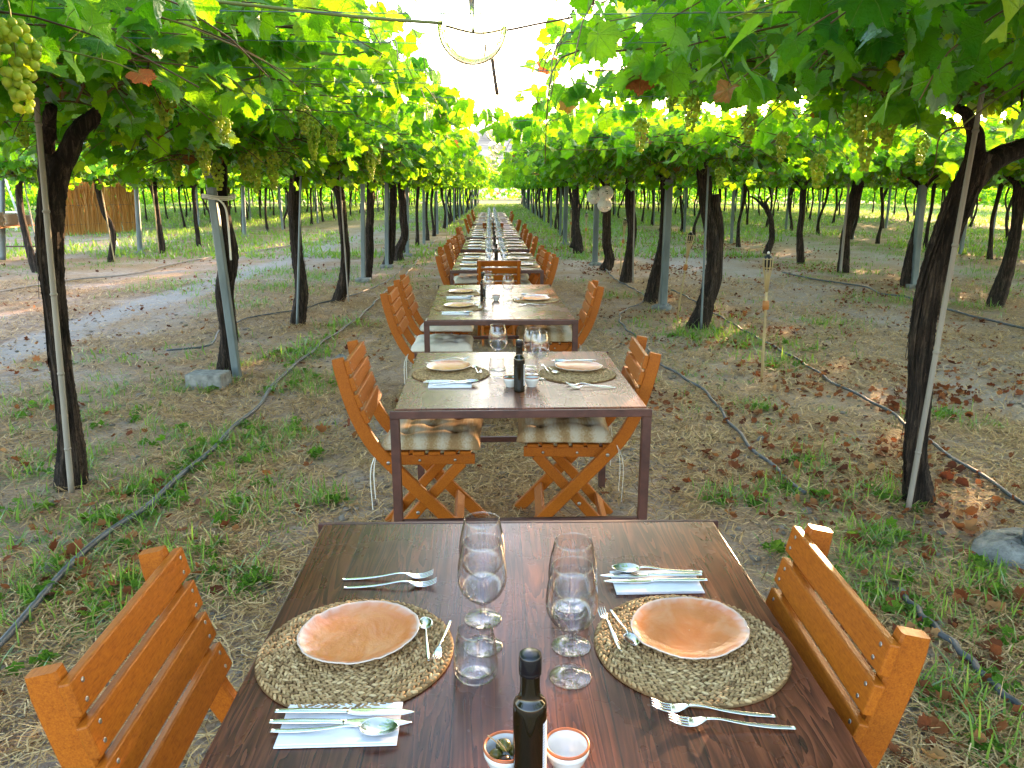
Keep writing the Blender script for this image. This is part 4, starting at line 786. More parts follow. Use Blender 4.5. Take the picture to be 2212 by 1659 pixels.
def wicker(seed):
    g = np.random.default_rng(seed); r = empty('wicker_ball'); mb = MB(); a = np.linspace(0, 2 * math.pi, 33)
    for _ in range(22):
        u = g.normal(size=3); u /= np.linalg.norm(u); w = np.cross(u, g.normal(size=3)); w /= np.linalg.norm(w); off = g.uniform(-.05, .05); rr = math.sqrt(.13 ** 2 - off ** 2); n_ = np.cross(u, w)
        v, f = tube(np.cos(a)[:, None] * u * rr + np.sin(a)[:, None] * w * rr + n_ * off, 0.0085, 5); mb.add(v, f)
    mb.build('lattice', 'whitewire', r); v, f = tube([(0, 0, .13), (0, 0, .3), (0, 0, .55)], 0.003, 5); MB().add(v, f).build('cord', 'ribbon', r); return r
for (px, py, D, lab) in ((1283, 425, 15.0, 'white wicker ball hanging at the post, the one on the aisle side'), (1309, 417, 14.9, 'white wicker ball hanging at the post, topmost of the three'), (1306, 442, 14.8, 'white wicker ball hanging at the post, lowest of the three')):
    o = wicker(px); o.location = at(px, py, D); tag(o, lab, 'hanging ornament')
# ------------------------------------------------------------------ bamboo torches
def torch(base, top, label):
    b = np.array(base, float); t = np.array(top, float); r = tag(empty('bamboo_torch', (b[0], b[1], 0)), label, 'torch'); o = np.array([b[0], b[1], 0]); b = b - o; t = t - o; d = (t - b) / np.linalg.norm(t - b)
    def q(s): return b + (t - b) * s
    mb = MB(); v, f = tube([q(0), q(.3), q(.6), q(.86)], [0.012, .0115, .011, .010], 10); mb.add(v, f)
    for s in (.12, .26, .40, .54, .70, .80): v, f = tube([q(s) - d * .006, q(s), q(s) + d * .006], [.011, .014, .011], 10); mb.add(v, f)
    mb.build('pole', 'bamboo', r)
    v, f = tube([q(.62) - d * .035, q(.62), q(.62) + d * .035], [.026, .026, .026], 12); MB().add(v, f).build('collar', 'orange_plank', r)
    mb = MB(); t_, A, B = frames([q(.7), q(.8), q(1)])
    for k in range(9):
        a = k * 2 * math.pi / 9; e = math.cos(a) * A[0] + math.sin(a) * B[0]; v, f = tube([q(.72) + e * .010, q(.82) + e * .018, q(.92) + e * .038, q(.975) + e * .040], .0045, 5); mb.add(v, f)
    for s, rr in ((.90, .036), (.965, .042)):
        a = np.linspace(0, 6.2832, 25); v, f = tube(q(s) + rr * (np.cos(a)[:, None] * A[0] + np.sin(a)[:, None] * B[0]), .004, 5); mb.add(v, f)
    mb.build('basket', 'bamboo', r)
    v, f = tube([q(.885), q(.89), q(.985), q(.99), q(1.0)], [.02, .031, .031, .018, .016], 14); MB().add(v, f).build('fuel_can', 'blackmetal', r)
    v, f = tube([q(1.0), q(1.014), q(1.02)], [.010, .010, .004], 10); MB().add(v, f).build('wick', 'ribbon', r)
for bpx, tpx, D, lab in (((1645, 828), (1660, 549), 6.15, 'bamboo torch nearest the tables, upright in a green weed patch'), ((1461, 695), (1493, 502), 9.2, 'bamboo torch leaning beside the twin-stemmed grapevine'), ((1338, 595), (1351, 473), 14.3, 'bamboo torch just past the white wicker balls post'), ((1264, 552), (1267, 459), 18.6, 'distant bamboo torch before the split-footed grapevine'), ((1232, 527), (1234, 452), 22.3, 'farthest bamboo torch, beside a post in a concrete lump')):
    b = at(*bpx, D); b[2] = -0.02; torch(b, at(*tpx, D), lab)
# ------------------------------------------------------------------ hoses, block, stones
def hose(pts, r, material, label):
    P = np.array([gp(a, b, 0.012) for a, b in pts]); P[:, 2] = r * 0.9 + 0.016; g = np.random.default_rng(len(pts)); q = smooth_path(P, len(pts) * 10); q[:, 0] += 0.012 * np.sin(np.arange(len(q)) * 0.7) * np.minimum(1, q[:, 1] / 4)
    o = q[0].copy(); v, f = tube(q - o, r, 8); tag(MB().add(v, f).build('irrigation_hose', material, None, o), label, 'hose')
hose([(-60, 1462), (0, 1398), (60, 1330), (150, 1235), (240, 1150), (330, 1090), (430, 1000), (500, 935), (560, 878), (610, 815), (660, 775), (700, 740), (760, 700), (800, 665), (830, 635), (880, 590), (905, 560), (915, 545), (930, 530), (940, 520)], 0.0135, 'hose', 'black irrigation hose curving along the tables on the reed screen side')
hose([(360, 760), (455, 748), (470, 722), (520, 695), (560, 684), (640, 672), (700, 655), (760, 640), (830, 612), (860, 590), (872, 575)], 0.010, 'hose', 'dark hose running past the feet of the vines on the reed screen side')
hose([(-60, 640), (0, 632), (102, 614), (179, 604), (285, 594), (366, 574), (460, 557), (541, 546), (640, 530), (720, 521)], 0.016, 'hose_pale', 'dusty pale hose across the sandy ground before the reed screen')
hose([(1308, 583), (1330, 605), (1385, 635), (1392, 652), (1350, 672), (1338, 690), (1352, 712), (1372, 728), (1400, 755), (1430, 790), (1480, 820), (1530, 855), (1552, 885), (1580, 920), (1612, 960), (1655, 1000), (1690, 1030), (1740, 1070)], 0.011, 'hose', 'black irrigation hose looping from the wicker-ball post past the second table')
hose([(1450, 628), (1478, 640), (1545, 680), (1600, 712), (1660, 745), (1740, 790), (1800, 830), (1900, 880), (1950, 915), (2010, 960), (2100, 1020), (2212, 1092), (2300, 1150)], 0.011, 'hose', 'black irrigation hose passing behind the leaning forked grapevine')
hose([(1690, 590), (1760, 605), (1870, 622), (1900, 636), (1960, 645), (2080, 680), (2140, 695), (2212, 712), (2300, 735)], 0.014, 'hose', 'dark hose along the next row behind the torches')
hose([(1940, 1280), (2000, 1345), (2060, 1400), (2100, 1440), (2160, 1500), (2212, 1545), (2290, 1610)], 0.012, 'hose', 'short visible run of black hose in the weeds at the torch-side corner')
mb = MB(); v, f = cbox((0, 0, 0.055), (0.30, 0.20, 0.13), 0.012, seg=2); mb.add(v, f, 0, False)
v, f = lathe([(0.001, 0.1212), (0.035, 0.1215), (0.042, 0.1225), (0.047, 0.1203)], 20); mb.add(v, f, 0, True)
p = gp(452, 835); b = tag(mb.build('concrete_block', 'concrete', None, p), 'pale concrete block lying at the foot of the vine lashed to the post', 'concrete block'); b.rotation_euler = (0, 0, R(-6))
for px, py, s, lab in ((738, 776, .05, 'small pale stone beside the hose on the reed screen side'), (1645, 952, .03, 'small pale stone in the grass near the hose past the second table')):
    mb = MB(); lump(mb, (0, 0, 0), s, s * 0.9, int(px)); tag(mb.build('stone', 'concrete', None, gp(px, py)), lab, 'stone')
# ------------------------------------------------------------------ reed screen, plate table and the garden things behind it
def reed_screen():
    a = gp(140, 509); b = gp(301, 500); r = tag(empty('reed_screen', (a[0], a[1], 0)), 'orange-brown upright reed screen standing behind the vines', 'screen'); g = np.random.default_rng(5); d = b - a; n_ = 520
    u = g.uniform(0, 1, n_); base = u[:, None] * d; h = 1.82 - 0.10 * u + g.normal(0, .04, n_) ; P = np.stack([base, base + np.stack([g.normal(-.03, .05, n_), g.normal(0, .02, n_), h * .5], 1), base + np.stack([g.normal(-.10, .10, n_), g.normal(0, .03, n_), h], 1)], 1)
    mb = MB(); multi_tubes(mb, P, 0.011, 5, 0, np.clip(g.normal(.45, .25, n_), 0, 1)); mb.build('reed_panel', 'reed', r)
    mb = MB()
    for z in (.35, 1.0, 1.6): v, f = tube([(0, -.02, z), tuple(d * .5 + [0, -.02, z]), tuple(d + [0, -.02, z])], .006, 5); mb.add(v, f)
    mb.build('binding_wire', 'wire', r)
reed_screen()
def side_table():
    c = at(62, 486, 17.6); r = tag(empty('side_table', (-11.15, 17.35, 0)), 'metal-legged serving table with stacks of plates behind the thick forked vine', 'table'); mb = MB(); v, f = cbox((0, 0, 0.77), (1.46, 2.3, .035), .004); mb.add(v, f, 0, False); mb.build('tabletop', 'orange_plank', r)
    for x in (-.69, .69):
        for y in (-1.1, 1.1): v, f = cbox((x, y, .376), (.05, .05, .752), .004); MB().add(v, f, 0, False).build('leg', 'iron', r)
    for y in (-1.1, 1.1): v, f = cbox((0, y, .25), (1.36, .025, .03), .002); MB().add(v, f, 0, False).build('stretcher', 'iron', r)
    for k, (x, y, n_, rr, lab) in enumerate(((.585, -.72, 13, .15, 'tan plate in the tall stack at the photo border on the serving table'), (.55, -.15, 11, .145, 'tan plate in the middle stack on the serving table'), (.54, .40, 9, .135, 'tan plate in the stack by the slanting vine on the serving table'), (.12, -.05, 12, .14, 'tan plate in the stack at the back of the serving table'))):
        for q in range(n_):
            v, f = lathe([(.001, .002), (rr * .7, 0), (rr, .016), (rr * 1.0, .021), (rr * .75, .008), (.001, .007)], 24); o = tag(MB().add(v, f).build('plate', 'tan_stack', None, (-11.15 + x + random.uniform(-.012, .012), 17.35 + y + random.uniform(-.012, .012), .7885 + q * .0225)), lab, 'plate', 'plates in serving stack ' + ORD[k])
side_table()
# white garden frame and furniture in the open ground behind
def garden():
    p = gp(34, 470); p = np.array([-21.5, 33, 0]); r = tag(empty('garden_swing', p), 'white metal frame with a hanging orange bench seat far behind the serving table', 'garden swing')
    mb = MB()
    for x in (-1.1, 1.1):
        for s in (-.7, .7): v, f = tube([(x, s, 0), (x, s * .5, 1.1), (x, 0, 2.2)], .04, 8); mb.add(v, f)
    v, f = tube([(-1.3, 0, 2.2), (0, 0, 2.2), (1.3, 0, 2.2)], .04, 8); mb.add(v, f); mb.build('frame', 'whitepaint', r)
    v, f = cbox((0, 0, .95), (1.7, .5, .06), .01); mb = MB().add(v, f, 0, False); v, f = cbox((0, .25, 1.25), (1.7, .05, .4), .01); mb.add(v, f, 0, False); mb.build('bench', 'orange_plank', r)
    mb = MB()
    for x in (-.8, .8): v, f = tube([(x, 0, .97), (x, 0, 1.6), (x, 0, 2.2)], .012, 6); mb.add(v, f)
    mb.build('chain', 'wire', r)
    r = tag(empty('garden_table', (-19.3, 30, 0)), 'low white garden table far behind the serving table', 'table'); v, f = cbox((0, 0, .70), (1.7, .9, .05), .01); MB().add(v, f, 0, False).build('tabletop', 'whitepaint', r)
    for x in (-.7, .7):
        for y in (-.35, .35): v, f = cbox((x, y, .335), (.06, .06, .67), .004); MB().add(v, f, 0, False).build('leg', 'whitepaint', r)
garden()
# ------------------------------------------------------------------ folding chairs
LEG = [(-.190, .880), (-.168, .78), (-.138, .67), (-.100, .575), (-.055, .495), (0, .43), (.08, .342), (.20, .215), (.405, -.005)]
def chair_proto():
    r = empty('folding_chair'); P = smooth_path([(a, 0, b) for a, b in LEG], 30)
    sc = np.ones((30, 2)); sc[0] = [.93, .86]
    for s in (-1, 1): v, f = sweep(P + [0, .19 * s, 0], rect(.028, .054, .004), (0, 1, 0), True, sc); MB().add(v, f, 0, False).build('curved_leg', 'chair', r)
    for s in (-1, 1):
        v, f = sweep([(.31, .160 * s, .415), (.125, .160 * s, .21), (-.06, .160 * s, -.005)], rect(.024, .046, .004), (0, 1, 0)); MB().add(v, f, 0, False).build('leg', 'chair', r)
    for s in (-1, 1):
        mb = MB(); v, f = cbox((.165, .1630 * s, .432), (.40, .022, .046), .004, seg=2); v[:, 0] += 0; mb.add(v, f, 0, False)
        for x in (.02, .13, .28): v, f = tube([(x, .175 * s, .43), (x, .177 * s, .43), (x, .1785 * s, .43)], [.006, .006, .004], 10, (1, 0, 0)); mb.add(v, f, 1, True)
        mb.build('seat_rail', ['chair', 'screw'], r)
    mb = MB()
    for k in range(6): v, f = cbox((-.005 + k * .066, 0, .4645), (.050, .385, .016), .003); mb.add(v, f, 0, False)
    mb.build('seat', 'chair', r)
    zz = P[:, 2]; xx = P[:, 0]; mb = MB()
    for z in (.838, .766, .694, .622):
        x = np.interp(-z, -zz, xx); x2 = np.interp(-(z - .01), -zz, xx); a = math.atan2(x2 - x, .01); c, s_ = math.cos(a), math.sin(a); Rm = [[c, 0, -s_], [0, 1, 0], [s_, 0, c]]
        o = np.array([c, 0, s_]) * .0365; v, f = cbox(np.array([x, 0, z]) + o, (.019, .432, .057), .0035, Rm, 2); mb.add(v, f, 0, False)
        for yy in (-.19, .19):
            for dz in (-.014, .014):
                q = np.array([x, yy + dz * .25, z]) + o + np.array(Rm) @ np.array([.0096, 0, dz]); n_ = np.array([c, 0, s_]); v, f = tube([q - n_ * .001, q + n_ * .0004, q + n_ * .0008], [.0042, .0042, .0030], 9, (0, 1, 0)); mb.add(v, f, 1, True)
    mb.build('backrest', ['chair', 'screw'], r)
    d = np.array([.205, 0, -.215]); d /= np.linalg.norm(d)
    v, f = sweep([np.array([.245, 0, .168]) + [0, -.175, 0], np.array([.245, 0, .168]), np.array([.245, 0, .168]) + [0, .175, 0]], rect(.018, .05, .003), (d[2], 0, -d[0])); v += np.array([.045, 0, -.035]); MB().add(v, f, 0, False).build('stretcher', 'chair', r)
    v, f = sweep([(.0, -.148, .09), (.0, 0, .09), (.0, .148, .09)], rect(.018, .05, .003), (1, 0, -.9)); MB().add(v, f, 0, False).build('stretcher', 'chair', r)
    mb = MB()
    for s in (-1, 1):
        for (x, z) in ((.118, .202), (.0, .43)): v, f = tube([(x, .203 * s, z), (x, .2055 * s, z), (x, .207 * s, z)], [.0085, .0085, .005], 10, (1, 0, 0)); mb.add(v, f, 0, True)
    mb.build('pivot_bolt', 'screw', r); return r
CH = Proto(chair_proto())
def cushion_mesh(seed, material):
    g = np.random.default_rng(seed); n = 34; u = np.linspace(-1, 1, n); U, V = np.meshgrid(u, u, indexing='ij')
    def sq(a): return np.sign(a) * np.abs(a) ** .85
    edge = np.clip(1 - np.maximum(np.abs(U), np.abs(V)) ** 6, 0, 1) ** .5; top = .054 * edge
    for a in (-.5, .0, .5):
        for b in (-.5, .0, .5):
            if (a == 0) != (b == 0): continue
            top -= .046 * np.exp(-((U - a) ** 2 + (V - b) ** 2) / .014) * edge; top -= .016 * np.exp(-np.minimum(np.abs(U - a) * 3 + np.abs(V - b) * .7, np.abs(V - b) * 3 + np.abs(U - a) * .7) / .22) * edge
    top += .004 * (g.random() - .5) + .006 * np.sin(U * 3 + g.uniform(0, 6)) * np.cos(V * 2.5 + g.uniform(0, 6)) * edge
    X = U * .205 * (1 + .03 * V * V); Y = V * .195 * (1 + .03 * U * U)
    T = np.stack([X, Y, .020 + top], -1).reshape(-1, 3); B = np.stack([X, Y, .012 - .012 * edge], -1).reshape(-1, 3)
    i, j = np.meshgrid(np.arange(n - 1), np.arange(n - 1), indexing='ij'); i = i.ravel(); j = j.ravel(); q = np.stack([i * n + j, (i + 1) * n + j, (i + 1) * n + j + 1, i * n + j + 1], 1)
    ring = [k for k in range(n)] + [k * n + n - 1 for k in range(1, n)] + [(n - 1) * n + k for k in range(n - 2, -1, -1)] + [k * n for k in range(n - 2, 0, -1)]
    ring = np.array(ring); r2 = np.roll(ring, -1); mb = MB(); mb.add(np.concatenate([T, B]), [q, q[:, ::-1] + n * n, np.stack([ring, r2, r2 + n * n, ring + n * n], 1)] and np.concatenate([q, q[:, ::-1] + n * n, np.stack([ring, r2, r2 + n * n, ring + n * n], 1)]), 0, True)
    r = empty('seat_cushion'); mb.build('pad', material, r)
    for s in (-1, 1):
        for k, dx in enumerate((0, .014)):
            pts = [(-.20, .19 * s, .015), (-.225, .200 * s, .0), (-.238 - dx, .222 * s, -.08), (-.235 - dx, .224 * s, -.20 - .05 * k)]
            v, f = sweep(smooth_path(pts, 10), rect(.010, .0015, .0003), (0, 1, .2)); MB().add(v, f, 0, False).build('tie', 'ribbon', r)
    return r
CU = {'striped': Proto(cushion_mesh(1, 'cushion')), 'pale': Proto(cushion_mesh(2, 'cushion_white'))}
def chair(xtop, y, side, label, group=None, cush=None, clabel=None, cgroup=None, rz=None, jig=0.0):
    a = (0 if side < 0 else math.pi) if rz is None else rz; a += jig if jig else random.uniform(-.09, .09); o = np.array([xtop, y, 0]) + .19 * np.array([math.cos(a), math.sin(a), 0]); CH.place(o, a, label, 'chair', group)
    if cush: q = o + np.array([math.cos(a), math.sin(a), 0]) * .185; CU[cush].place((q[0], q[1], .4735), a + random.uniform(-.04, .04), clabel, 'cushion', cgroup)
chair(-.665, 1.17, -1, 'orange folding chair at the dark front table, olive dish end', jig=.03)
chair(.645, 1.25, 1, 'orange folding chair at the dark front table, slat tops lit, beside crossed forks', jig=-.02)
chair(-.675, 3.27, -1, 'folding chair at the second table with the cushion nearest the olive bowl', None, 'striped', 'plump tan-striped cushion on the reed-side chair of the second table', jig=.03)
chair(.655, 3.36, 1, 'folding chair at the second table, facing the bottle label side', None, 'striped', 'plump tan-striped cushion on the torch-side chair of the second table', jig=-.03)
chair(-.785, 5.30, -1, 'nearer folding chair of the pair on one side of the third table', None, 'pale', 'pale cushion on the nearer chair of the pair at the third table', jig=.02)
chair(-.80, 6.08, -1, 'farther folding chair of the pair on one side of the third table', None, 'pale', 'pale cushion on the farther chair of the pair at the third table')
chair(.71, 5.65, 1, 'lone folding chair on the torch side of the third table', None, 'striped', 'cushion on the lone torch-side chair of the third table', jig=-.02)
chair(-.02, 7.55, 0, 'folding chair with its back square to the camera, between third and fourth tables', None, 'striped', 'cushion on the chair whose back faces the camera', rz=R(90))
def tcx(D): return .07 - .0145 * D
chair(tcx(16.5), 16.2, 0, 'small distant folding chair with its back to the camera, standing at a table end', None, None, rz=R(90))
for D in (8.25, 9.2, 9.95, 10.95, 11.8, 14.4, 18.3, 21.6, 24.3, 26.6): chair(tcx(D) - .62 + random.uniform(-.05, .04), D, -1, 'folding chair along the run of long tables, reed screen side', 'chairs along the long tables, reed side', 'pale' if D < 10 else None, 'pale cushion on a chair at the long tables, reed side', 'cushions at the long tables, reed side')
for D in (8.1, 8.75, 9.4, 11.3, 12.2, 13.6, 15.6, 17.8, 22.0, 25.0): chair(tcx(D) + .60 + random.uniform(-.04, .05), D, 1, 'folding chair along the run of long tables, torch side', 'chairs along the long tables, torch side', 'pale' if D < 10 else None, 'pale cushion on a chair at the long tables, torch side', 'cushions at the long tables, torch side')

# ------------------------------------------------------------------ tables
TZ = .752
def table(x, y, w, l, rz, label, group=None):
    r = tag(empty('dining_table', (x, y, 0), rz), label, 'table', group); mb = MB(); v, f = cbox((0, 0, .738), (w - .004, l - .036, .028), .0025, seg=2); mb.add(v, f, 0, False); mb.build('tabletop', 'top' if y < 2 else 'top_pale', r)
    mb = MB(); e = .028
    for s in (-1, 1):
        v, f = cbox((0, s * (l / 2 - e / 2 + .012), .733), (w + .03, e * .5, .030), .002); mb.add(v, f, 0, False)
        v, f = cbox((s * (w / 2 - e / 2 + .010), 0, .7085), (e * .5, l - .008, .028), .002); mb.add(v, f, 0, False)
        v, f = cbox((0, s * (l / 2 - .03), .7205), (w - .03, .03, .004), 0); mb.add(v, f, 0, False)
    mb.build('frame', 'iron', r)
    for sx in (-1, 1):
        for sy in (-1, 1):
            mb = MB(); v, f = cbox((sx * (w / 2 - .002), sy * (l / 2 - .016), .358), (.034, .034, .720), .002); mb.add(v, f, 0, False); mb.build('leg', 'iron', r)
    for sy in (-1, 1): v, f = cbox((0, sy * (l / 2 - .016), .29), (w - .04, .022, .028), .002); MB().add(v, f, 0, False).build('stretcher', 'iron', r)
    return r
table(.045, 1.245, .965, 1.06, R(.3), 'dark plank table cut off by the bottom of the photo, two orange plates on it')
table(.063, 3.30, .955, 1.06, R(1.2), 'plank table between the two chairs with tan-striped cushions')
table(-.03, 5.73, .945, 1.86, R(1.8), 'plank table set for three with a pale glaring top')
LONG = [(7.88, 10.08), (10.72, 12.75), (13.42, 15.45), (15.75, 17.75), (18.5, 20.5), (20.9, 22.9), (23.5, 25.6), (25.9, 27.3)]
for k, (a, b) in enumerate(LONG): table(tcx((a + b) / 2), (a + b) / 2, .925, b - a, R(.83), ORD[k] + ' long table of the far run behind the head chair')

# ------------------------------------------------------------------ tableware
def placemat():
    g = np.random.default_rng(3); mb = MB(); bm = bmesh.new(); bmesh.ops.create_uvsphere(bm, u_segments=6, v_segments=5, radius=1); sv, sf = bm_arrays(bm); V = []; Fq = []; T = []
    v, f = lathe([(.001, .0), (.172, .0), (.173, .003), (.001, .0035)], 48); mb.add(v, f, 0, True, .05)
    ring = .0128; r = .010; k = 0
    while r < .172:
        m_ = max(8, int(2 * math.pi * r / .0108))
        for s, (dr, tw) in enumerate(((-.0031, .55), (.0031, -.55))):
            for q in range(m_):
                a = 2 * math.pi * (q + s * .5 + g.uniform(-.1, .1)) / m_ + k * .4; rr = r + dr + g.normal(0, .0007); th = a + math.pi / 2 + tw
                p = sv * [.0084, .0031, .0034]; c, s2 = math.cos(th), math.sin(th); p = np.stack([p[:, 0] * c - p[:, 1] * s2, p[:, 0] * s2 + p[:, 1] * c, p[:, 2]], 1) + [rr * math.cos(a), rr * math.sin(a), .0048 + g.normal(0, .0006)]
                mb.add(p, sf, 0, True, float(np.clip(g.normal(.5, .22), 0, 1)))
        r += ring; k += 1
    return mb.build('placemat', 'mat')
def plate():
    n = 72; a = np.arange(n) * 2 * math.pi / n; g = np.random.default_rng(11); w = 1 + .020 * np.sin(2 * a + 1) + .008 * np.sin(5 * a + 2) + .004 * np.sin(9 * a) + g.normal(0, .005, n)
    prof = [(.001, .003), (.05, .0025), (.062, 0), (.080, .006), (.098, .0125), (.1045, .0155), (.1055, .0170), (.1038, .0175), (.0990, .0155), (.088, .0110), (.070, .009), (.045, .0075), (.001, .0072)]
    v, f = lathe(prof, n, lambda x: w, 1.02, .97); v = v.copy(); k = len(prof); t = np.repeat([1, 1, 1, 1, 1, 1, 1, .9, .25, 0, 0, 0, 0], n).astype(float)
    t = np.clip(t + (g.random(len(t)) - .5) * .5 * (t > .1) * (t < .9), 0, 1); v[:, 2] += np.repeat(np.array([0, 0, 0, 0, 0, 1, 1, 1, .8, .3, 0, 0, 0]), n) * np.tile(g.normal(0, .0005, n) + .0007 * np.sin(4 * a), k)
    return MB().add(v, f, 0, True, t).build('plate', 'plate')
def ribbon(mb, pts, hw, th, m=0, dx=0.0):                     # flat bar along x; pts (x,z), hw half widths
    pts = np.array(pts, float); n = 20; s = np.linspace(0, 1, n); u = np.linspace(0, 1, len(pts)); x = np.interp(s, u, pts[:, 0]); z = smooth_path(np.stack([pts[:, 0], np.zeros(len(pts)), pts[:, 1]], 1), n)
    h = np.interp(z[:, 0], pts[:, 0], hw); t = np.interp(z[:, 0], pts[:, 0], np.broadcast_to(th, (len(pts),))); z[:, 1] += dx
    a = np.arange(10) * 2 * math.pi / 10; sec = np.stack([np.cos(a), np.sin(a)], 1); v = z[:, None] + np.stack([np.zeros((n, 10)), h[:, None] * sec[None, :, 0], t[:, None] * .5 * sec[None, :, 1]], -1)
    i = np.arange(n - 1)[:, None]; j = np.arange(10)[None]; j2 = (j + 1) % 10; f = np.stack([i * 10 + j, i * 10 + j2, (i + 1) * 10 + j2, (i + 1) * 10 + j], -1).reshape(-1, 4).tolist() + [list(range(10)), [(n - 1) * 10 + q for q in range(10)]]; mb.add(v.reshape(-1, 3), f, m, True)
HAND = ([(-.095, .0025), (-.06, .003), (-.02, .006), (.02, .012), (.04, .011)], [.0038, .0052, .0038, .0026, .003], [.0022, .003, .003, .0028, .0024])
def fork(name='fork', s=1.0):
    mb = MB(); ribbon(mb, *HAND); ribbon(mb, [(.038, .011), (.045, .009), (.055, .005), (.066, .0038)], [.003, .0075, .0108, .0115], .0018)
    for q in range(4): ribbon(mb, [(.063, .004), (.075, .005), (.086, .0085), (.096, .013)], [.0020, .0018, .0016, .0008], .0016, 0, (q - 1.5) * .0062)
    for i in range(len(mb.V)): mb.V[i] = mb.V[i] * s
    return mb.build(name, 'steel')
def spoon(name='spoon', s=1.0):
    mb = MB(); ribbon(mb, *HAND); n = 14; k = 20; a = np.arange(k) * 2 * math.pi / k; rows = []
    for r in np.linspace(0, 1, n): rows.append(np.stack([.068 + .030 * r * np.cos(a), .0200 * r * np.sin(a) * (1 - .15 * np.cos(a)), .0015 + .0095 * r ** 2.2 + 0 * a], 1))
    for r in np.linspace(1, 0, n): rows.append(np.stack([.068 + .0295 * r * np.cos(a), .0196 * r * np.sin(a) * (1 - .15 * np.cos(a)), .0003 + .0095 * r ** 2.2 + 0 * a], 1))
    v = np.concatenate(rows); m_ = len(rows); i = np.arange(m_ - 1)[:, None]; j = np.arange(k)[None]; j2 = (j + 1) % k; mb.add(v, np.stack([i * k + j, i * k + j2, (i + 1) * k + j2, (i + 1) * k + j], -1).reshape(-1, 4), 0, True)
    for i in range(len(mb.V)): mb.V[i] = mb.V[i] * s
    return mb.build(name, 'steel')
def knife():
    mb = MB(); ribbon(mb, [(-.108, .004), (-.07, .0045), (-.02, .0045), (.005, .004)], [.0042, .0062, .0050, .0048], [.004, .006, .0055, .004]); ribbon(mb, [(.004, .0035), (.02, .003), (.06, .003), (.09, .003), (.108, .003)], [.0055, .0088, .0095, .0075, .001], .0018); return mb.build('knife', 'steel')
def napkin():
    mb = MB()
    for k, (w, h, dx) in enumerate(((.180, .092, 0), (.178, .090, .0015))):
        n = 10; u = np.linspace(-.5, .5, n); X, Y = np.meshgrid(u * w, u * h, indexing='ij'); g = np.random.default_rng(k); z0 = .0012 + k * .0032; Z = z0 + .0016 * np.sin(X * 30 + k) * np.cos(Y * 40) * .4
        T = np.stack([X + dx, Y + dx, Z + .0024], -1).reshape(-1, 3); B = np.stack([X + dx, Y + dx, Z], -1).reshape(-1, 3); i, j = np.meshgrid(np.arange(n - 1), np.arange(n - 1), indexing='ij'); i = i.ravel(); j = j.ravel(); q = np.stack([i * n + j, (i + 1) * n + j, (i + 1) * n + j + 1, i * n + j + 1], 1)
        ring = np.array([c for c in range(n)] + [c * n + n - 1 for c in range(1, n)] + [(n - 1) * n + c for c in range(n - 2, -1, -1)] + [c * n for c in range(n - 2, 0, -1)]); r2 = np.roll(ring, -1)
        mb.add(np.concatenate([T, B]), np.concatenate([q, q[:, ::-1] + n * n, np.stack([ring, r2, r2 + n * n, ring + n * n], 1)]), 0, False)
    return mb.build('napkin', 'napkin')
def wine(lo=False):
    r = empty('wine_glass'); n = 20 if lo else 48
    v, f = lathe([(.001, .0005), (.0345, .0005), (.036, .0012), (.0345, .0026), (.018, .0044), (.009, .0068), (.0056, .012)], n); MB().add(v, f).build('foot', 'glass', r)
    v, f = lathe([(.0056, .012), (.0042, .024), (.0038, .05), (.0044, .074), (.0065, .085)], n // 2); MB().add(v, f).build('stem', 'glass', r)
    out = smooth_path([(.0065, 0, .085), (.019, 0, .0935), (.033, 0, .107), (.0415, 0, .125), (.0432, 0, .144), (.0408, 0, .170), (.0362, 0, .192), (.0330, 0, .2065)], 22)[:, [0, 2]]
    inn = smooth_path([(.0318, 0, .2070), (.0351, 0, .192), (.0397, 0, .170), (.0421, 0, .144), (.0403, 0, .1255), (.0318, 0, .1085), (.018, 0, .0955), (.001, 0, .0925)], 22)[:, [0, 2]]
    v, f = lathe(np.concatenate([out, [(.0324, .2072)], inn]), n); MB().add(v, f).build('bowl', 'glass', r); return r
def tumbler(lo=False):
    out = smooth_path([(.033, 0, .0008), (.0372, 0, .008), (.0374, 0, .022), (.0345, 0, .055), (.0298, 0, .0870)], 14)[:, [0, 2]]; inn = smooth_path([(.0288, 0, .0872), (.0333, 0, .055), (.0358, 0, .026), (.034, 0, .015), (.02, 0, .0118), (.001, 0, .012)], 14)[:, [0, 2]]
    v, f = lathe(np.concatenate([[(.001, .004), (.018, .003), (.024, .0008)], out, [(.0293, .0874)], inn]), 20 if lo else 48); return MB().add(v, f).build('tumbler', 'glass')
def bottle():
    r = empty('oil_bottle'); v, f = lathe(np.concatenate([[(.001, .002), (.019, 0)], smooth_path([(.0218, 0, .003), (.0225, 0, .012), (.0225, 0, .07), (.0225, 0, .132), (.0205, 0, .143), (.0150, 0, .150), (.0135, 0, .158), (.0130, 0, .172), (.0136, 0, .186)], 34)[:, [0, 2]]]), 40); MB().add(v, f).build('glass_body', 'bottle', r)
    v, f = lathe([(.0138, .184), (.0148, .1845), (.0150, .188), (.0146, .189), (.0150, .190), (.0150, .209), (.0143, .2125), (.010, .2145), (.001, .215)], 32); MB().add(v, f).build('screw_cap', 'cap', r)
    a = np.linspace(R(-42), R(95), 18); zz = np.array([.028, .118]); v = np.stack([np.outer(np.ones(2), .02275 * np.cos(a)), np.outer(np.ones(2), .02275 * np.sin(a)), np.outer(zz, np.ones(18))], -1).reshape(-1, 3); MB().add(v, np.array([[q, q + 1, q + 19, q + 18] for q in range(17)])).build('paper_label', 'label', r); return r
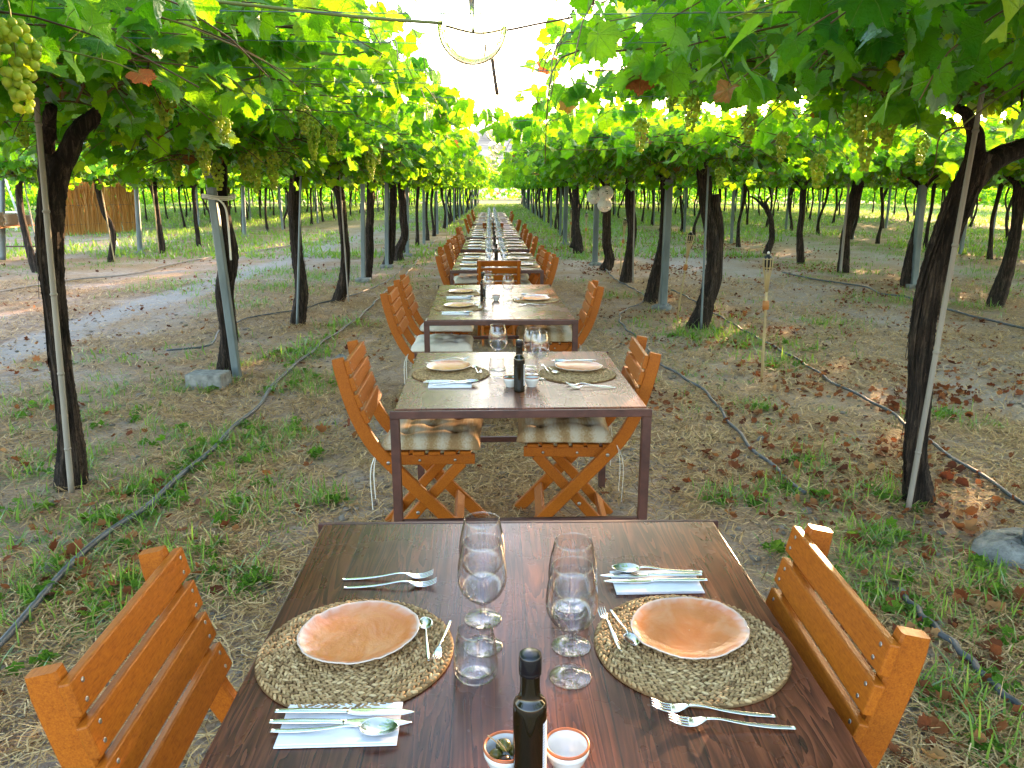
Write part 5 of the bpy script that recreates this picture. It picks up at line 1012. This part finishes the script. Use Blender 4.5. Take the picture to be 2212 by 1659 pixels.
def dish():
    r = empty('small_dish'); v, f = lathe(np.concatenate([[(.001, .003), (.015, .002), (.017, 0), (.019, .001), (.019, .006), (.0205, .008)], [(.026, .017), (.0295, .027), (.0302, .0285), (.0312, .030), (.0313, .0395)], [(.0291, .0395), (.027, .026), (.021, .012), (.012, .008), (.001, .0078)]]), 44); MB().add(v, f).build('bowl', 'porcelain', r)
    v, f = lathe([(.0316, .0382), (.0322, .0398), (.0316, .0418), (.0302, .0422), (.0288, .0416), (.0284, .0396)], 44); MB().add(v, f).build('rim', 'terra', r); return r
PR = {'mat': Proto(placemat()), 'plate': Proto(plate()), 'fork': Proto(fork()), 'spoon': Proto(spoon()), 'knife': Proto(knife()), 'dessert_fork': Proto(fork('dessert_fork', .70)), 'teaspoon': Proto(spoon('teaspoon', .68)), 'napkin': Proto(napkin()), 'wine': Proto(wine()), 'tumbler': Proto(tumbler()), 'bottle': Proto(bottle()), 'dish': Proto(dish())}
CAT = {'mat': 'placemat', 'plate': 'plate', 'fork': 'fork', 'spoon': 'spoon', 'knife': 'knife', 'dessert_fork': 'small fork', 'teaspoon': 'teaspoon', 'napkin': 'napkin', 'wine': 'wine glass', 'tumbler': 'water glass', 'bottle': 'oil bottle', 'dish': 'small dish'}
def put(kind, x, y, rz, label, dz=0.0, group=None): return PR[kind].place((x, y, TZ + dz), rz, label, CAT[kind], group)
MZ, NZ = .0090, .0076
def pt(px, py): return gp(px, py, TZ)
def setting(kind_items, where, mirror):
    for kind, px, py, deg, lab, dz in kind_items: p = pt(px, py); put(kind, p[0], p[1], R(deg), lab % where if '%s' in lab else lab, dz)
A_ = 'olive dish end, front table'; B_ = 'white dish end, front table'
setting([('mat', 770, 1408, 10, 'round braided seagrass placemat %s', 0), ('plate', 777, 1388, 20, 'glossy orange plate with a pale wavy rim %s', MZ),
         ('fork', 838, 1250, 3, 'upper fork of the side-by-side pair %s', 0), ('fork', 843, 1268, 3, 'lower fork of the side-by-side pair %s', 0),
         ('teaspoon', 922, 1393, 98, 'small spoon on the seagrass placemat %s', MZ + .001), ('dessert_fork', 957, 1396, -98, 'small fork with tines facing out on the placemat %s', MZ + .001),
         ('napkin', 736, 1570, 1.5, 'white paper napkin under two knives and a spoon %s', 0), ('knife', 746, 1550, -1, 'upper knife on the napkin %s', NZ), ('knife', 737, 1573, -1, 'middle knife on the napkin %s', NZ), ('spoon', 722, 1591, -1, 'big spoon along the front of the napkin %s', NZ)], A_, 1)
setting([('mat', 1491, 1397, -15, 'round braided seagrass placemat %s', 0), ('plate', 1488, 1378, 200, 'glossy orange plate with a pinkish wavy rim %s', MZ),
         ('dessert_fork', 1318, 1372, 98, 'small fork with tines facing away on the placemat %s', MZ + .001), ('teaspoon', 1345, 1368, -78, 'small spoon beside the fork on the placemat %s', MZ + .001),
         ('napkin', 1417, 1260, 181, 'white paper napkin under two knives and a spoon %s', 0), ('knife', 1405, 1252, 180, 'knife on the napkin, nearest the spoon, %s', NZ), ('knife', 1415, 1264, 180, 'knife jutting past both sides of the napkin %s', NZ), ('spoon', 1420, 1243, 178, 'big spoon on the far edge of the napkin %s', NZ),
         ('fork', 1540, 1540, 173, 'upper fork of the overlapping pair %s', 0), ('fork', 1580, 1571, 175, 'lower fork of the overlapping pair %s', .0022)], B_, -1)
for k, px, py, lab in (('wine', 1043, 1337, 'wine glass standing farthest back beside the forks of the front table'), ('wine', 1043, 1396, 'wine glass just behind the water glass olive dish end, front table'), ('tumbler', 1028, 1458, 'tapered water glass nearest the camera, beside the small fork'),
                       ('wine', 1234, 1396, 'wine glass second from the camera white dish end, front table'), ('wine', 1232, 1462, 'wine glass closest to the black bottle cap on the front table'), ('tumbler', 1231, 1322, 'water glass seen through the two wine glasses on the white dish side')):
    p = pt(px, py); put(k, p[0], p[1], random.uniform(0, 6), lab)
put('bottle', .036, .884, 0, 'dark oil bottle with a black screw cap at the bottom edge of the photo'); put('dish', .0905, .927, 0, 'empty white dish with a terracotta rim beside the front bottle'); put('dish', .004, .922, 1, 'white dish of green olives half hidden by the front bottle')
bm = bmesh.new(); bmesh.ops.create_icosphere(bm, subdivisions=2, radius=.0085); sv, sf = bm_arrays(bm); ol = Proto(MB().add(sv * [1.25, 1, 1], np.array(sf)).build('olive', 'olive')); old = Proto(MB().add(sv * [1.25, 1, 1], np.array(sf)).build('olive', 'olive_dark'))
for q, (a, b, z, pr, lab, gr) in enumerate(((-.014, -.004, .030, ol, 'green olive heaped in the dish behind the front bottle', 'olives front dish'), (-.006, .014, .031, ol, 'green olive heaped in the dish behind the front bottle', 'olives front dish'), (.012, .004, .030, ol, 'green olive heaped in the dish behind the front bottle', 'olives front dish'), (-.002, -.016, .029, old, 'brown olive at the near rim of the front olive dish', None), (-.001, .002, .041, ol, 'green olive heaped in the dish behind the front bottle', 'olives front dish'))): pr.place((.004 + a, .922 + b, TZ + z), q * 1.3, lab, 'olive', gr)
strand('toothpick', [(.0, .922, TZ + .035), (-.010, .920, TZ + .05), (-.021, .918, TZ + .062)], .0009, 'bamboo', 'toothpick sticking out of the front olive dish', 'toothpick')
strand('toothpick', [(.006, .917, TZ + .035), (-.001, .910, TZ + .052), (-.008, .904, TZ + .066)], .0009, 'bamboo', 'second toothpick in the front olive dish, closer to the camera', 'toothpick')
A2 = 'on the olive half, second table'; B2 = 'on the label half, second table'
setting([('mat', 974, 809, 30, 'braided seagrass placemat %s', 0), ('plate', 970, 800, 60, 'orange plate reflecting white sky %s', MZ), ('fork', 963, 784, 5, 'one of two forks splayed past the plate %s', 0), ('fork', 972, 779, 14, 'crossing fork of the two splayed past the plate %s', .002), ('teaspoon', 1028, 804, 100, 'small spoon on the placemat %s', MZ + .001), ('dessert_fork', 1040, 805, -95, 'small fork on the placemat %s', MZ + .001),
         ('napkin', 972, 833, 2, 'white napkin with cutlery %s', 0), ('knife', 975, 828, 0, 'far knife on the napkin %s', NZ), ('knife', 970, 831, 0, 'near knife on the napkin %s', NZ), ('spoon', 985, 833, 12, 'spoon across the napkin %s', NZ)], A2, 1)
setting([('mat', 1247, 809, -30, 'braided seagrass placemat %s', 0), ('plate', 1249, 801, 150, 'orange plate showing its glaze %s', MZ), ('dessert_fork', 1178, 801, 100, 'small fork on the placemat %s', MZ + .001), ('teaspoon', 1194, 806, -80, 'small spoon on the placemat %s', MZ + .001), ('napkin', 1240, 787, 180, 'white napkin with cutlery %s', 0), ('knife', 1238, 783, 180, 'knife on the napkin %s', NZ), ('spoon', 1240, 787, 172, 'spoon on the napkin %s', NZ),
         ('fork', 1272, 834, 172, 'upper fork of the crossed pair %s', 0), ('fork', 1280, 839, 180, 'lower fork of the crossed pair %s', .002)], B2, -1)
for k, px, py, lab in (('wine', 1076, 799, 'wine glass standing alone behind the water glass of the second table'), ('tumbler', 1074, 815, 'water glass on the olive half, second table'), ('wine', 1150, 809, 'wine glass of the touching pair on the second table, farther back'), ('wine', 1165, 818, 'wine glass of the touching pair on the second table, closer'), ('tumbler', 1146, 797, 'water glass behind the touching pair of wine glasses on the second table')): p = pt(px, py); put(k, p[0], p[1], random.uniform(0, 6), lab)
p = pt(1122, 848); put('bottle', p[0], p[1] + .015, 0, 'dark oil bottle in the middle of the second table'); p = pt(1104, 836); put('dish', p[0] - .003, p[1] + .01, 0, 'white dish with olives beside the second table bottle'); q_ = p.copy(); p = pt(1149, 836); put('dish', p[0], p[1] + .01, 0, 'empty white dish on the label side of the bottle, second table')
for a, b, z in ((-.01, .004, .031), (.01, -.003, .031), (.0, .012, .036)): ol.place((q_[0] - .003 + a, q_[1] + .01 + b, TZ + z), a * 90, 'small olive piled in the dish of the second table', 'olive', 'olives second table')
def c4(x, y): return ((900 + x * .30136) * .86406, (400 + y * .30136) * .86406)
for who, mx, my, s in (('at the nearer seat, third table', 820, 1232, 1), ('at the farther seat, third table', 842, 1112, 1), ('at the lone torch-side seat, third table', 1458, 1166, -1)):
    p = pt(*c4(mx, my)); a = 0 if s > 0 else math.pi
    def rel(k, dx, dy, da, lab, dz=0): put(k, p[0] + s * dx, p[1] + s * dy, a + R(da), lab + ' ' + who, dz)
    rel('mat', 0, 0, 20, 'seagrass placemat'); rel('plate', 0, .03, 45, 'pale-looking plate', MZ); rel('fork', .03, .225, 8, 'fork tilted past the plate'); rel('fork', .05, .245, 16, 'second fork tilted past the plate', .002); rel('napkin', -.01, -.235, 2, 'white napkin'); rel('knife', 0, -.225, 0, 'knife on the white napkin', NZ); rel('spoon', .01, -.25, 4, 'spoon on the white napkin', NZ); rel('teaspoon', .135, 0, 95, 'small spoon on the placemat', MZ + .001); rel('dessert_fork', .152, .01, -95, 'small fork on the placemat', MZ + .001)
for k, cx, cy, lab in (('wine', 1062, 1150, 'wine glass farthest back beside the third table bottle'), ('wine', 1068, 1195, 'wine glass just ahead of the third table bottle'), ('tumbler', 1063, 1247, 'water glass nearest the camera on the third table'), ('wine', 1230, 1188, 'wine glass standing alone on the torch side of the third table'), ('tumbler', 1222, 1160, 'water glass behind the lone wine glass of the third table')): p = pt(*c4(cx, cy)); put(k, p[0], p[1], random.uniform(0, 6), lab)
p = pt(*c4(1062, 1172)); put('bottle', p[0] - .035, p[1], 0, 'oil bottle among the glasses of the third table'); p = pt(*c4(1130, 1165)); put('dish', p[0], p[1], 0, 'white dish on the third table')
for k, (a, b) in enumerate(LONG):
    o = ORD[k] + ' far table'; n_ = 3 if b - a > 1.8 else 2; dd = (b - a) / n_
    for q in range(n_):
        for s in (-1, 1):
            D = a + dd * (q + .5) + s * .02; x = tcx(D) + s * .285; an = 0 if s < 0 else math.pi
            put('mat', x, D, random.uniform(0, 6), 'dark placemat on the ' + o, 0, 'placemats ' + o); put('plate', x, D + .01, random.uniform(0, 6), 'plate on a placemat of the ' + o, MZ, 'plates ' + o); put('napkin', x + random.uniform(-.01, .01), D + s * .245, an, 'white napkin on the ' + o, 0, 'napkins ' + o)
            if k < 3:
                put('fork', x, D - s * .235, an, 'fork on the ' + o, 0, 'forks ' + o); put('knife', x, D + s * .24, an, 'knife on a napkin of the ' + o, NZ, 'knives ' + o)
            for kk, gx, gy in (('wine', .085, .06), ('wine', .075, -.05), ('tumbler', .10, -.14)):
                put(kk, tcx(D) + s * (gx + random.uniform(-.01, .01)), D + gy + random.uniform(-.02, .02), 0, ('stemmed glass' if kk == 'wine' else 'short water glass') + ' in the cluster along the middle of the ' + o, 0, ('wine glasses ' if kk == 'wine' else 'water glasses ') + o)
    D = (a + b) / 2 - .33
    if k < 4: put('bottle', tcx(D), D, 0, 'dark bottle in the middle of the ' + o)
    put('dish', tcx(D) - .01, D + .16, 0, 'white dish in the middle of the ' + o)

# ------------------------------------------------------------------ the ground, far field and hill
def axis(lo, hi, d0, grow, start=0.0):
    a = [start]; d = d0; f = lambda x: d0 * (1 + abs(x) / grow)
    x = start
    while x < hi: x += f(x - start); a.append(x)
    x = start; b = []
    while x > lo: x -= f(x - start); b.append(x)
    return np.array(b[::-1] + a)
gx = axis(-600, 600, .05, 6.0); gy = axis(-60, 900, .05, 6.0, 3.0); GX, GY = np.meshgrid(gx, gy, indexing='ij')
GZ = -.022 + .020 * vnoise(GX, GY, .09, 1) * (vnoise(GX, GY, .8, 2) ** 1.5) * 1.6 + .014 * vnoise(GX, GY, .35, 3) + .008 * vnoise(GX, GY, .05, 4); fade = np.clip(1 - (np.abs(GX) + GY - 20) / 25, 0, 1); GZ = GZ * fade - .01 * (1 - fade)
n_, m_ = GX.shape; i, j = np.meshgrid(np.arange(n_ - 1), np.arange(m_ - 1), indexing='ij'); i = i.ravel(); j = j.ravel()
go = MB().add(np.stack([GX, GY, GZ], -1).reshape(-1, 3), np.stack([i * m_ + j, (i + 1) * m_ + j, (i + 1) * m_ + j + 1, i * m_ + j + 1], 1), 0, True).build('ground', 'ground'); tag(go, kind='structure')
hx = np.linspace(-420, 420, 140); hy = np.linspace(150, 420, 50); HX, HY = np.meshgrid(hx, hy, indexing='ij'); HZ = np.clip((HY - 150) / 120, 0, 1) ** 1.2 * (10 + 9 * vnoise(HX, HY, 90, 9) + 4 * vnoise(HX, HY, 25, 10)) + 1.2 * vnoise(HX, HY, 8, 11) - 1.0
n_, m_ = HX.shape; i, j = np.meshgrid(np.arange(n_ - 1), np.arange(m_ - 1), indexing='ij'); i = i.ravel(); j = j.ravel()
tag(MB().add(np.stack([HX, HY, HZ], -1).reshape(-1, 3), np.stack([i * m_ + j, (i + 1) * m_ + j, (i + 1) * m_ + j + 1, i * m_ + j + 1], 1), 0, True).build('hill', 'hill'), kind='structure')
# ------------------------------------------------------------------ grass, straw, fallen leaves, clods
def blades(base, az, L_, w, bend, tint, mb, m=0):             # curved tapering blades
    N = len(base); s = np.array([0, .38, .72, 1.0]); wd = np.array([1, .9, .6, .0]); h = L_[:, None] * (s[None] * np.cos(bend)[:, None] - .25 * s[None] ** 2 * np.sin(bend)[:, None] * .6); o = L_[:, None] * (np.sin(bend)[:, None] * s[None] ** 1.5)
    d = np.stack([np.cos(az), np.sin(az), 0 * az], 1); sd = np.stack([-np.sin(az), np.cos(az), 0 * az], 1)
    c = base[:, None] + d[:, None] * o[..., None]; c[..., 2] += np.maximum(h, .004)
    Lf = c[:, :3] - sd[:, None] * (w[:, None] * wd[None, :3])[..., None]; Rt = c[:, :3] + sd[:, None] * (w[:, None] * wd[None, :3])[..., None]
    v = np.concatenate([Lf, Rt, c[:, 3:]], 1); q = np.array([[0, 3, 4, 1], [1, 4, 5, 2]]); t = np.array([[2, 5, 6]]); off = (np.arange(N) * 7)[:, None, None]
    b0 = mb.n; mb.add(v.reshape(-1, 3), (q[None] + off).reshape(-1, 4), m, True, np.repeat(tint, 7)); mb.F.append(((t[None] + off).reshape(-1, 3) + b0, m, True))
g = np.random.default_rng(21)
def tufts(C, nb, Lm, wm, spread, mb, tmean=.5, bendm=.75, m=0):
    k = np.repeat(np.arange(len(C)), nb); N = len(k); base = C[k].copy(); base[:, :2] += g.normal(0, 1, (N, 2)) * np.repeat(np.broadcast_to(spread, (len(C),)), nb)[:, None]; base[:, 2] = -.004
    sc = np.repeat(g.uniform(.6, 1.3, len(C)), nb); tm = np.repeat(g.normal(0, .15, len(C)), nb)
    blades(base, g.uniform(0, 6.283, N), np.clip(g.normal(Lm, Lm * .3, N), Lm * .3, Lm * 2) * sc, np.full(N, wm) * g.uniform(.6, 1.3, N), np.clip(g.normal(bendm + .2, .4, N), .1, 1.45), np.clip(g.normal(tmean, .18, N) + tm, 0, 1), mb, m)
PATCH = [(300, 1080, .5), (560, 1090, .35), (480, 950, .4), (255, 905, .45), (110, 1000, .5), (430, 1180, .3), (160, 1240, .3), (520, 1240, .16), (640, 840, .35), (60, 880, .5), (350, 840, .5), (560, 960, .3), (620, 940, .3), (690, 1085, .12), (300, 1290, .2), (200, 1320, .22), (40, 1150, .35),
         (1560, 725, .5), (1655, 745, .6), (1490, 725, .4), (1700, 790, .35), (1770, 700, .35), (1700, 1060, .16), (1820, 1150, .22), (1900, 1075, .3), (1780, 1230, .2), (2060, 1310, .28), (2150, 1390, .25), (1900, 1310, .2), (2100, 1500, .14), (2170, 1260, .25), (2050, 905, .3), (1635, 882, .10), (1740, 1000, .2), (1580, 1075, .15), (1950, 1200, .25), (2180, 1620, .15),
         (350, 620, .9), (640, 770, .3), (590, 620, .8), (500, 660, .5), (380, 500, 2.2), (250, 520, 1.5), (480, 495, 2), (600, 455, 4), (1250, 560, .5), (1330, 640, .3), (1900, 650, .7), (2000, 560, 1.5), (2120, 590, 1.2), (1750, 500, 3), (1900, 480, 3), (2100, 500, 3), (1600, 480, 3), (1450, 480, 4), (700, 600, .5), (560, 590, .8), (2060, 660, .6)]
C = []
for px, py, r_ in PATCH:
    p = gp(px, py); k = int(np.clip(34 * r_ + 6, 8, 60)); q = np.repeat(p[None], k, 0); q[:, :2] += g.normal(0, r_ * .55, (k, 2)); C.append(q)
HOSE = smooth_path([gp(a, b) for a, b in ((0, 1398), (150, 1235), (240, 1150), (330, 1090), (430, 1000), (560, 878), (660, 775), (760, 700))], 400)
q = HOSE[g.integers(0, 400, 260)].copy(); q[:, :2] += g.normal(0, .18, (260, 2)); q[:, 0] += .06; C.append(q[vnoise(q[:, 0], q[:, 1], .5, 77) > .38])
C = np.concatenate(C)
X = g.uniform(-13, 13, 60000); Y = g.uniform(.9, 26, 60000); dn = vnoise(X, Y, 1.7, 31) * .6 + vnoise(X, Y, .45, 32) * .4; aisle = np.abs(X) < 1.25
bare = (np.abs(X + 4.85) < .45) | ((np.abs(X - 4.2) < 1.0) & (Y > 4)); keep = (g.random(60000) < np.clip((dn - .55) * 3.0, 0, .25)) & ~(aisle & (g.random(60000) < .93)) & ~(bare & (g.random(60000) < .8)); keep &= (np.abs(X) < 1.0 + .75 * Y)
C2 = np.stack([X[keep], Y[keep], 0 * X[keep]], 1); print('tufts', len(C), len(C2))
mb = MB(); near = C[:, 1] < 7; tufts(C[near], 22, .085, .0033, .045, mb); tufts(C[~near], 12, .11, .006, .10, mb)
near = C2[:, 1] < 7; tufts(C2[near], 13, .06, .0030, .04, mb, .45, .85); tufts(C2[~near], 8, .08, .006, .09, mb, .5)
X = g.uniform(-40, 45, 42000); Y = 18 + 66 * g.random(42000) ** 1.3; ok = (np.abs(X) < 1 + .72 * Y) & ((vnoise(X, Y, 3.5, 33) > .42) | (Y > 40)) & ~((np.abs(X - tcx(20)) < .9) & (Y < 28)); C3 = np.stack([X[ok], Y[ok], 0 * X[ok]], 1); tufts(C3, 5, .16, .016, .16, mb, .6, .6)
tag(mb.build('grass', 'grass'), kind='stuff')
# broad-leaved weeds between the grass
mb = MB(); W_ = C[(C[:, 1] < 9)][::5]; k = np.repeat(np.arange(len(W_)), 8); N = len(k); az = g.uniform(0, 6.283, N); b = W_[k] + np.stack([np.cos(az) * .03, np.sin(az) * .03, np.full(N, .02)], 1) + g.normal(0, .02, (N, 3)) * [1, 1, .5]; tip, nor = leaf_dirs(N, g, az, 5, 22); add_leaves(mb, b, tip, nor, g.uniform(.02, .045, N), np.clip(g.normal(.45, .15, N), 0, 1), 2, 0, g); tag(mb.build('weeds', 'grass'), kind='stuff')
# dry stems lying about, dead tussocks
N = 300000; Y = .7 + 13 * g.random(N) ** 1.7; X = g.uniform(-1, 1, N) * (1.0 + .8 * Y); dn = vnoise(X, Y, .8, 41) * .6 + vnoise(X, Y, .25, 42) * .4; ok = g.random(N) < np.clip((dn - .24) * 2.2, .14, 1); ok &= ~((np.abs(X + 4.85) < .4) & (g.random(N) < .85)); X, Y = X[ok], Y[ok]; N = len(X)
az = g.uniform(0, 6.283, N); L_ = g.uniform(.025, .13, N) * (1 + .03 * Y); z = g.uniform(.002, .022, N); rise = g.normal(0, .010, N); d = np.stack([np.cos(az), np.sin(az)], 1); w = .0015 * (1 + .16 * Y); s_ = np.stack([-d[:, 1], d[:, 0]], 1); curl = g.normal(0, .18, N) * L_
mid = np.stack([X, Y], 1) + s_ * curl[:, None]; a = np.stack([X, Y], 1) - d * L_[:, None] / 2; e = np.stack([X, Y], 1) + d * L_[:, None] / 2
def st(p, s, zz): return np.concatenate([p + s_ * (w * s)[:, None], zz[:, None]], 1)
v = np.stack([st(a, -1, z - rise), st(a, 1, z - rise), st(mid, 1, z + .006), st(mid, -1, z + .006), st(e, 1, z + rise), st(e, -1, z + rise)], 1); v[..., 2] = np.maximum(v[..., 2], .001)
off = (np.arange(N) * 6)[:, None, None]; mb = MB().add(v.reshape(-1, 3), (np.array([[0, 1, 2, 3], [3, 2, 4, 5]])[None] + off).reshape(-1, 4), 0, True, np.repeat(np.clip(g.normal(.45, .25, N), 0, 1), 6))
Td = np.stack([g.uniform(-9, 9, 2600), .9 + 12 * g.random(2600) ** 1.4, np.zeros(2600)], 1); dn = vnoise(Td[:, 0], Td[:, 1], 1.1, 51); Td = Td[(dn > .5) & (np.abs(Td[:, 0]) > 1.1) & (np.abs(Td[:, 0] + 4.85) > .5) & (np.abs(Td[:, 0]) < 1 + .8 * Td[:, 1])]; foot = np.array([[v_[0] + a_, v_[1] + b_, 0] for v_ in VINES if v_[1] < 12 for a_, b_ in ((.12, -.1), (-.12, -.12), (.15, .1), (-.16, .05), (.02, -.2), (-.05, -.16))])
tufts(np.concatenate([Td, foot]), 16, .085, .0016, .05, mb, .5, .95); tag(mb.build('dry_straw', 'straw'), kind='stuff')
N = 34000; Y = .8 + 30 * g.random(N) ** 1.3; X = np.where(g.random(N) < .68, g.normal(3.2, 1.7, N) * (1 + .012 * Y), g.uniform(-1, 1, N) * (1 + .75 * Y)); dn = vnoise(X, Y, .6, 61); ok = (g.random(N) < np.clip((dn - .42) * 3, .04, 1)) & ~((np.abs(X) < 1.1) & (g.random(N) < .8)) & ~((X > 3.6) & (X < 4.9) & (g.random(N) < .6)) & (np.abs(X) < 1 + .75 * Y); X, Y = X[ok], Y[ok]; N = len(X)
mb = MB(); az = g.uniform(0, 6.283, N); tip, nor = leaf_dirs(N, g, az, 0, 22); nr = Y < 6
pos = np.stack([X, Y, g.uniform(.010, .03, N)], 1); sz = np.clip(g.normal(.025, .010, N), .012, .06); tn = np.clip(g.normal(.45, .25, N), 0, 1)
def curl_leaves(ix, lev):
    k0 = mb.n; add_leaves(mb, pos[ix], tip[ix], nor[ix], sz[ix], tn[ix], lev, 0, g); V = mb.V[-1]; K = len(LT[lev][0]); rel = LT[lev][0]; rr = np.tile((rel ** 2).sum(1), ix.sum()); V[:, 2] += rr * np.repeat(sz[ix] * g.uniform(-.1, .55, ix.sum()), K); V[:, 2] = np.maximum(V[:, 2], .004)
curl_leaves(nr, 1); curl_leaves(~nr, 2); tag(mb.build('fallen_leaves', 'dead'), kind='stuff')
N = 13000; Y = .8 + 9 * g.random(N) ** 1.5; X = g.normal(0, 1, N) * (.8 + .35 * Y); bm = bmesh.new(); bmesh.ops.create_icosphere(bm, subdivisions=1, radius=1); sv, sf = bm_arrays(bm); sf = np.array(sf); r_ = np.abs(g.normal(0, .008, N)) ** 1.0 * (1 + .6 * (g.random(N) < .06)) + .0025; v = sv[None] * (r_[:, None, None] * np.array([1, 1, .6])) * g.uniform(.7, 1.25, (N, len(sv), 1)) + np.stack([X, Y, r_ * .2 - .003], 1)[:, None]
tag(MB().add(v.reshape(-1, 3), (sf[None] + (np.arange(N) * len(sv))[:, None, None]).reshape(-1, 3), 0, True).build('soil_clods', simple('soil_clod', (.20, .165, .13), .95, 0, 30, .35)), kind='stuff')
